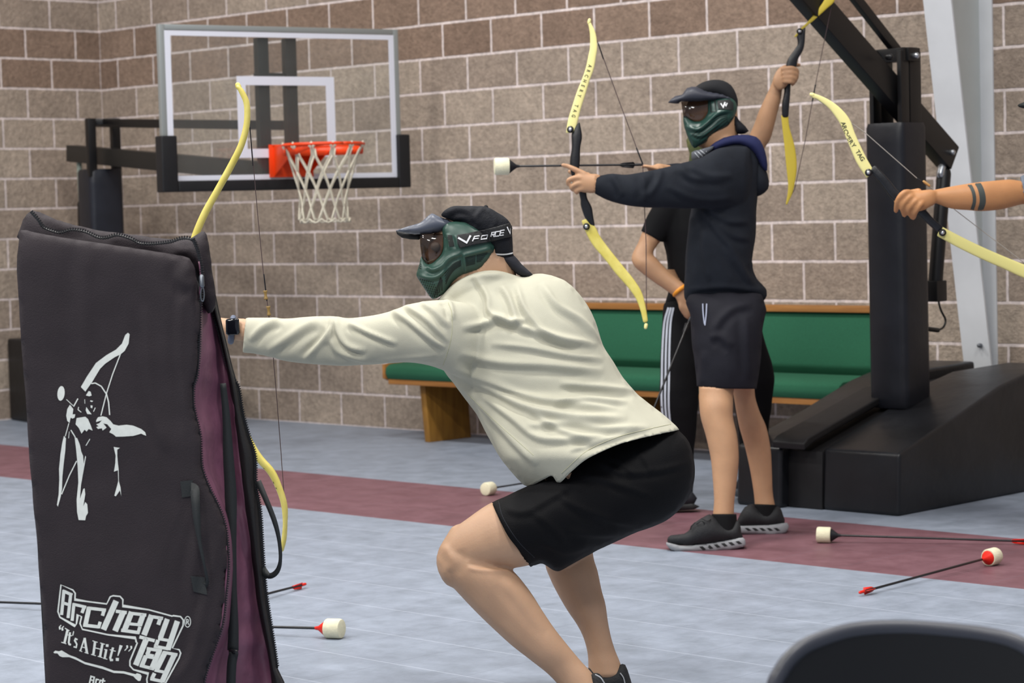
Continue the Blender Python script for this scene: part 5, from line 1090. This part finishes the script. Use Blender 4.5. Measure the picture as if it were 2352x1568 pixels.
ARM_ = [(1715,320),(1655,335),(1610,362),(1562,384),(1520,397),(1480,402),(1440,402),(1405,398),(1368,404),(1364,444),(1396,460),(1428,469),(1465,474),(1505,476),(1550,478),(1600,479),(1705,480)]
tuck(ABODY, [(ASO, [AS], (8, 10)), (hood_t, [HO], (8, 10)), (ARM_, [HO], (8, 10))])
ASB = bvh_of([AS])
decal('drawstring', [stroke([(1614, 697), (1615, 720), (1618, 744)], 2.6, 3), stroke([(1623, 697), (1622, 720), (1619, 747)], 2.6, 3)], ASB, mat('grey_drawstring', '#9ea4b8', .8), AS, off=.004)
for P in ([(1636,1180,1690,1180,8.91,-1.05),(1636,1200,1692,1202,8.91,-1.05),(1636,1225,1695,1225,8.91,-1)], [(1733,1157,1782,1159,9.31,-1.1),(1733,1178,1784,1178,9.31,-1.1),(1733,1195,1787,1195,9.31,-1.05)]):
    mb = MB(); loft(mb, [(a-1.5, b, c+1.5, d_, e, f) for a, b, c, d_, e, f in P], 4, 24); mb.build('sock', tee, AR)
t7 = lambda P: Z(P, (1480, 880), .2678)
shoe(AR, t7([(198,1335),(230,1302),(340,1290),(400,1240),(430,1195),(540,1128),(575,1130),(640,1190),(700,1235),(745,1235),(790,1178),(820,1200),(832,1280),(845,1335),(760,1345),(600,1372),(400,1392),(220,1378)]), t7([(188,1362),(300,1390),(430,1388),(600,1366),(760,1338),(845,1322),(868,1362),(850,1402),(700,1430),(450,1447),(280,1442),(210,1412)]), 8.9, shoem, solem, laces=[[(1600,1203,.05),(1612,1196,.06),(1618,1206,.055),(1606,1212,.05)],[(1596,1200,.05),(1588,1208,.05),(1586,1215,.045)],[(1612,1190,.05),(1625,1196,.06),(1632,1192,.05)]],
     slots=[t7([(470+i*62, 1400-i*9), (500+i*62, 1396-i*9), (530+i*62, 1425-i*10), (500+i*62, 1430-i*10)]) for i in range(6)])
shoe(AR, t7([(800,1165),(860,1062),(930,1035),(960,1070),(1000,1110),(1060,1115),(1110,1068),(1160,1060),(1190,1130),(1202,1205),(1100,1222),(830,1228),(790,1215)]), t7([(780,1215),(830,1222),(1100,1212),(1225,1195),(1232,1255),(1170,1296),(950,1292),(790,1280)]), 9.3, shoem, solem, slots=[t7([(860+i*62, 1240), (890+i*62, 1240), (920+i*62, 1262), (890+i*62, 1266)]) for i in range(5)])
# his cap and mask
DA = 9.08; ta = lambda P: Z(P, (1500, 140), .2679)
mb = MB(); inflate(mb, ta([(360,225),(430,180),(520,160),(600,168),(670,208),(715,290),(728,375),(700,480),(690,400),(560,300),(420,300),(340,260)]), DA, k=.85, g=3, tmin=.03); ACAP = fuse(mb, 'cap', mat('black_cap_far', '#0f1015', .85), AR, .004, 3)
mb = MB(); inflate(mb, ta([(695,455),(740,510),(822,600),(740,628),(700,585)]), DA, k=1.6, g=3, tmin=.015); mb.build('cap_bill', blackcap, ACAP)
mb = MB(); inflate(mb, ta([(258,480),(268,570),(310,685),(352,748),(400,722),(460,692),(482,652),(560,602),(640,560),(700,470),(722,400),(700,335),(640,290),(560,300),(465,330),(468,430),(410,508),(350,512),(285,470)]), DA, k=.65, g=3, tmin=.042)
AMK = fuse(mb, 'face_mask', maskg2, AR, .0035, 3, folds([(5,.008,ta([(280,560),(380,590),(460,540),(560,450),(680,420)])),(4,.004,ta([(330,620),(420,640),(560,540)]))]))
AMB = bvh_of([AMK])
amo = ta([(258,480),(268,570),(310,685),(352,748),(400,722),(460,692),(482,652),(560,602),(640,560),(700,470),(722,400),(700,335),(640,290),(560,300),(478,335),(485,430),(420,520),(350,522),(290,480)])
aco = ta([(360,225),(430,180),(520,160),(600,168),(670,208),(715,290),(728,375),(700,480),(690,400),(560,345),(420,360),(300,350),(300,300)])
tuck(ABODY, [(amo, [AMK], (8, 10)), (aco, [ACAP], (8, 10)), (amo, [AMK], (8, 10))], .006)
decal('vent_slots', [stroke(ta([(330+i*22, 640+i*14), (430+i*24, 560+i*14), (540+i*22, 480+i*12), (640, 455+i*14)]), 1.2, 3) for i in range(6)], AMB, slot, AMK, off=.001, maxe=6)
AST = decal('goggle_strap', [poly(ta([(550,340),(660,330),(690,360),(690,420),(560,410)]))], bvh_of([AMK, ACAP]), rubber, AR, off=.004, maxe=5)
decal('strap_lettering', [stroke(ta([(580, 362), (600, 395), (618, 352)]), 3.2), stroke(ta([(612, 360), (625, 385), (636, 360)]), 2.6)], bvh_of([AST]), whitet, AST, off=.004)
decal('strap_clip', [stroke(ta([(490,345),(530,342),(540,432),(498,438)]), 2, closed=True)], AMB, slot, AMK, off=.001)
mb = MB(); inflate(mb, ta([(130,352),(190,300),(250,288),(290,232),(370,220),(450,258),(600,286),(690,325),(690,335),(560,330),(400,345),(240,348),(220,366),(150,362)]), DA-.015, k=2.2, g=3, tmin=.03, tmax=.075); mb.build('visor', mat('dark_visor', '#33353f', .5), AMK)
mb = MB(); inflate(mb, ta([(240,350),(495,330),(510,440),(430,530),(340,538),(260,480)]), DA, k=.5, g=3, tmin=.044, smooth=1); mb.build('lens', lens, AMK)
mb = MB(); inflate(mb, [(1588,350),(1606,344),(1626,338),(1640,336),(1630,350),(1612,364),(1592,374)], 9.02, k=.8, g=3, tmin=.02); GT = mb.build('striped_collar', mat('grey_knit_collar', '#4b4e55', .85), AR)
decal('collar_stripes', [stroke([(1592+i*8, 346-i*1), (1606+i*8, 362-i*3)], 1.8) for i in range(4)], bvh_of([GT]), mat('pale_stripe', '#a9adb3', .8), GT, off=.001)

# ------------------------------------------------------------------ person behind in black tee and striped track pants
gb = onfloor(1640, 1150); P2 = empty('person', (gb[0], gb[1], 0), 'person in black tee and striped track pants behind the archer, holding a bow up', 'person')
D2 = 9.95
mb = MB()
loft(mb, [(1560,420,1600,470,9.9,-1),(1520,480,1560,520,9.9,-1),(1482,520,1524,548,9.88,-1),(1466,556,1508,566,9.87,-1),(1451,588,1500,582,9.86,-1),(1456,610,1507,592,9.85,-1),(1478,630,1520,606,9.84,-1),(1505,650,1542,628,9.83,-1),(1530,667,1560,643,9.82,-.95),(1549,681,1574,655,9.81,-.9),(1556,692,1580,672,9.81,-.8)], 4, 24, cap0=.03, cap1=.02)
inflate(mb, [(1553,680),(1576,660),(1584,685),(1585,705),(1574,712),(1562,706)], 9.8, k=.6, g=3)
for i, (a, b_, c, e) in enumerate([(1563,702,1568,718),(1570,705,1574,726),(1577,706,1580,730),(1582,704,1585,724)]): tube(mb, [W(a, b_-6, 9.79), W(a+1, b_+4, 9.785), W(c, e-4, 9.79), W(c+1, e, 9.8)], [.0105, .010, .009, .0075], 10, 3)
tube(mb, [W(1580, 684, 9.81), W(1586, 692, 9.81), W(1589, 702, 9.81)], [.010, .009, .0075], 10, 3)
loft(mb, [(1690,370,1730,420,9.92,-1),(1722,308,1755,345,9.86,-1),(1733,283,1768,323,9.84,-1),(1741,260,1776,299,9.82,-1),(1755,229,1784,267,9.80,-1),(1770,197,1794,228,9.78,-.95),(1776,180,1797,205,9.77,-.9),(1781,168,1803,192,9.76,-.8)], 4, 24, cap0=.03, cap1=.015)
inflate(mb, [(1774,190),(1780,168),(1794,152),(1810,153),(1818,165),(1815,186),(1802,203),(1786,208)], 9.73, k=.5, g=3)
for P in ([(1798,158),(1818,156),(1830,161),(1832,168)], [(1800,168),(1818,167),(1830,172),(1830,180)], [(1802,178),(1818,178),(1827,182),(1826,188)], [(1804,187),(1815,188),(1822,190),(1820,194)]):
    tube(mb, [W(P[0][0], P[0][1], 9.70), W(P[1][0], P[1][1], 9.70), W(P[2][0], P[2][1], 9.72), W(P[3][0], P[3][1], 9.745)], [.0105, .010, .0095, .008], 10, 3)
tube(mb, [W(1800, 156, 9.75), W(1818, 151, 9.78), W(1830, 149, 9.79), W(1836, 149, 9.78)], [.012, .0105, .0095, .008], 10, 3)
tube(mb, [W(1640, 740, D2), W(1630, 600, D2), W(1635, 450, D2), W(1640, 380, D2), W(1640, 330, D2)], [.12, .11, .12, .07, .055], 20, 4)
inflate(mb, [(1605,240),(1594,280),(1600,335),(1640,360),(1685,345),(1692,280),(1680,235),(1650,222)], D2, k=.5, g=4)
P2B = fuse(mb, 'body', skin2, P2, .005, 4)
P2T = [(1560,392),(1600,365),(1640,352),(1690,352),(1728,385),(1732,470),(1722,600),(1718,712),(1620,715),(1530,712),(1535,672),(1533,620),(1530,585),(1520,540),(1496,552),(1472,534),(1500,470),(1535,420)]
mb = MB(); inflate(mb, [(1560,392),(1600,365),(1640,352),(1690,352),(1728,385),(1732,470),(1722,600),(1718,712),(1620,715),(1530,712),(1535,672),(1533,620),(1530,585),(1520,540),(1522,470),(1535,420)], D2, k=.65, g=6)
loft(mb, [(1580,385,1620,470,9.93,-1),(1530,428,1580,500,9.91,-1),(1500,470,1552,530,9.9,-1),(1472,530,1522,558,9.88,-1)], 5, 24, cap0=.03)
loft(mb, [(1680,360,1725,440,9.94,-1),(1706,345,1745,390,9.9,-1)], 5, 20, cap0=.02)
TS = fuse(mb, 't_shirt', tee, P2, .007, 4, folds([], base=.004, nscale=6)); tuck(P2B, [(P2T, [TS], (9.83, 11))])
mb = MB(); inflate(mb, [(1576,322),(1584,352),(1582,376),(1600,372),(1625,350),(1650,330),(1650,300),(1600,300)], 9.88, k=.7, g=3, tmin=.03); mb.build('camouflage_mask', mat('camo_plastic', '#3d4a26', .6, col2='#66683c', vscale=30), P2)
mb = MB(); inflate(mb, [(1600,262),(1605,238),(1640,220),(1680,232),(1690,262),(1650,270)], D2, k=.8, g=4, tmin=.03); mb.build('cap', mat('black_cap_rear', '#101116', .85), P2)
mb = MB(); loft(mb, [(1524,698,1640,700,D2,-1.0),(1519,750,1618,760,D2-.02,-.95),(1517,800,1610,806,D2-.03,-.95),(1517,855,1605,860,D2-.04,-.95),(1515,930,1604,940,D2-.03,-.9),(1528,1000,1596,1010,D2,-.9),(1545,1080,1593,1085,D2+.05,-1),(1550,1152,1592,1152,D2+.06,-1)], 4, 28, cap0=.03)
loft(mb, [(1610,700,1745,700,D2,-.9),(1640,770,1753,772,D2+.05,-.9),(1665,850,1777,850,D2+.15,-.9),(1680,905,1776,905,D2+.22,-.9),(1692,970,1766,970,D2+.3,-.9),(1700,1050,1762,1050,D2+.38,-.95),(1705,1112,1757,1112,D2+.42,-1)], 4, 28, cap0=.03)
PT = fuse(mb, 'track_pants', tee, P2, .007, 4, folds([], base=.005, nscale=5))
PB = bvh_of([PT])
st_ = [(1541, 706, 16), (1533, 740, 20), (1529.5, 800, 22), (1528.5, 860, 23), (1528, 935, 22), (1537, 1000, 18), (1552, 1080, 14)]
decal('side_stripes', [stroke([(x+w_*o_, y) for x, y, w_ in st_], 4.6, 3) for o_ in (-.36, 0, .36)], PB, mat('white_stripe', '#b9bfca', .8), PT, off=.002, maxe=8)
mb = MB(); P = [W(1562+13*math.cos(t)+0*math.sin(t), 667-10*math.cos(t)+3*math.sin(t), 9.81+.036*math.sin(t)) for t in np.linspace(0, 2*math.pi, 28)]; tube(mb, P, .0085, 8, ends=False); mb.build('wristband', mat('orange_wristband', '#ee9a2b', .5), P2)
sh2 = mat('dark_shoe', '#1c1e25', .7)
shoe(P2, [(1480,1160),(1510,1140),(1545,1125),(1590,1128),(1593,1160),(1480,1166)], [(1475,1158),(1592,1156),(1594,1170),(1480,1174)], 10.0, sh2, soleb)
shoe(P2, [(1690,1120),(1696,1098),(1725,1088),(1760,1092),(1780,1104),(1786,1122),(1740,1128),(1692,1128)], [(1686,1122),(1740,1126),(1788,1120),(1790,1134),(1740,1142),(1690,1140)], 10.38, sh2, mat('grey_sole_far', '#6d7176', .6))
A8, l8 = arrow(W(1488, 972, 9.55), W(1584, 734, 9.74), 'black arrow held point down across the striped track pants', blkp, blkp)

# ------------------------------------------------------------------ person at the right edge: tattooed forearm
P3c = onfloor(2500, 1240); P3 = empty('person', (P3c[0], P3c[1], 0), 'person mostly outside the right edge, bare forearm with two tattooed bands holding a bow', 'person')
D3 = 8.4
mb = MB()
loft(mb, [(2130,436,2134,470,8.39,.024),(2143,436,2146,466,8.39,.024),(2184,428,2184,479,8.4,.032),(2226,421,2226,483,8.41,.04),(2257,417,2258,485,8.42,.043),(2290,414,2300,481,8.44,.045),(2322,412,2329,474,8.46,.044),(2352,416,2354,469,8.48,.044),(2400,415,2402,475,8.52,.048),(2450,410,2452,480,8.56,.055)], 4, 28, cap0=.01, cap1=.03)
inflate(mb, [(2150,437),(2120,436),(2090,438),(2074,448),(2070,462),(2085,478),(2112,486),(2135,476),(2150,466)], 8.375, k=.55, g=3)
for P in ([(2098,444),(2078,442),(2062,460),(2058,484)], [(2106,452),(2089,453),(2073,472),(2077,494)], [(2116,459),(2103,461),(2087,480),(2095,499)], [(2124,466),(2114,469),(2103,486),(2098,500)]):
    tube(mb, [W(P[0][0], P[0][1], 8.375), W(P[1][0], P[1][1], 8.35), W(P[2][0], P[2][1], 8.36), W(P[3][0], P[3][1], 8.40)], [.0115, .0115, .0105, .009], 12, 4)
tube(mb, [W(2110, 440, 8.41), W(2085, 444, 8.45), W(2066, 452, 8.46), W(2058, 462, 8.45)], [.013, .0115, .010, .009], 12, 3)
DT = 8.62
tube(mb, [W(2530, 780, DT), W(2525, 600, DT), W(2520, 470, DT), W(2510, 380, DT), W(2490, 330, DT)], [.12, .11, .12, .08, .058], 20, 4)
inflate(mb, [(2418,250),(2414,300),(2440,350),(2490,365),(2530,340),(2535,270),(2510,215),(2460,205),(2425,225)], DT, k=.5, g=4)
loft(mb, [(2450,850,2540,850,8.55,-.9),(2455,980,2530,980,8.55,-.95),(2465,1090,2525,1090,8.55,-1),(2470,1200,2515,1200,8.55,-1.1)], 4, 20, cap0=.03, cap1=.02)
loft(mb, [(2520,850,2610,850,8.72,-.9),(2535,980,2610,980,8.74,-.95),(2545,1090,2605,1090,8.76,-1),(2550,1185,2595,1185,8.76,-1.1)], 4, 20, cap0=.03, cap1=.02)
tube(mb, [W(2560, 440, 8.8), W(2600, 600, 8.85), W(2570, 720, 8.75), W(2560, 760, 8.7)], [.05, .04, .026, .025], 16, 4)
PBY = fuse(mb, 'body', skin3, P3, .0045, 4)
T3 = [(2342,402),(2390,396),(2440,390),(2480,352),(2540,350),(2600,390),(2620,480),(2610,760),(2450,760),(2445,500),(2358,482)]
decal('tattoo_band', [stroke([(2222, 420), (2231, 430), (2237, 446), (2238, 464), (2232, 484)], 8, 3)], bvh_of([PBY]), mat('tattoo_ink', '#414744', .6), PBY, off=.0008, maxe=5)
decal('tattoo_band', [stroke([(2241, 416), (2250, 428), (2256, 446), (2257, 466), (2250, 486)], [12, 13, 14, 14, 12], 3)], bvh_of([PBY]), bpy.data.materials['tattoo_ink'], PBY, off=.0008, maxe=5)
greyt = mat('grey_blue_tee', '#69707c', .85, bump=.0008, bscale=300)
mb = MB(); inflate(mb, [(2440,400),(2480,352),(2540,350),(2600,390),(2620,480),(2610,600),(2605,760),(2450,760),(2448,600),(2440,500)], DT, k=.7, g=8)
loft(mb, [(2342,402,2358,482,8.49,.055),(2390,396,2398,492,8.53,.06),(2460,388,2470,505,8.6,.075)], 5, 24, cap1=.03)
TS3 = fuse(mb, 't_shirt', greyt, P3, .008, 4); tuck(PBY, [(T3, [TS3], (8, 9.5))])
mb = MB(); inflate(mb, [(2445,750),(2610,750),(2615,830),(2618,900),(2530,905),(2445,900)], 8.62, k=.7, g=8, tmin=.02); mb.build('shorts', blackf, P3)
mb = MB(); inflate(mb, [(2408,265),(2415,310),(2435,352),(2470,330),(2520,300),(2530,260),(2500,235),(2440,245)], DT, k=.7, g=4, tmin=.04); M3 = mb.build('face_mask', maskg, P3)
mb = MB(); inflate(mb, [(2337,242),(2350,235),(2390,222),(2440,215),(2500,235),(2440,246),(2390,250),(2350,249)], DT-.01, k=1.3, g=4, tmin=.008, tmax=.07); mb.build('visor', mat('black_visor', '#0f1615', .6), M3)
mb = MB(); inflate(mb, [(2425,225),(2440,195),(2490,188),(2530,215),(2540,265),(2500,250)], DT, k=.9, g=4, tmin=.03); mb.build('cap', blackcap, P3)
for xx, yy, d_ in ((2490, 1222, 8.55), (2572, 1203, 8.76)):
    shoe(P3, [(xx-95,yy+30),(xx-60,yy+5),(xx-25,yy-25),(xx+25,yy-25),(xx+32,yy+32)], [(xx-98,yy+28),(xx+34,yy+28),(xx+34,yy+42),(xx-96,yy+42)], d_, sh2, soleb)
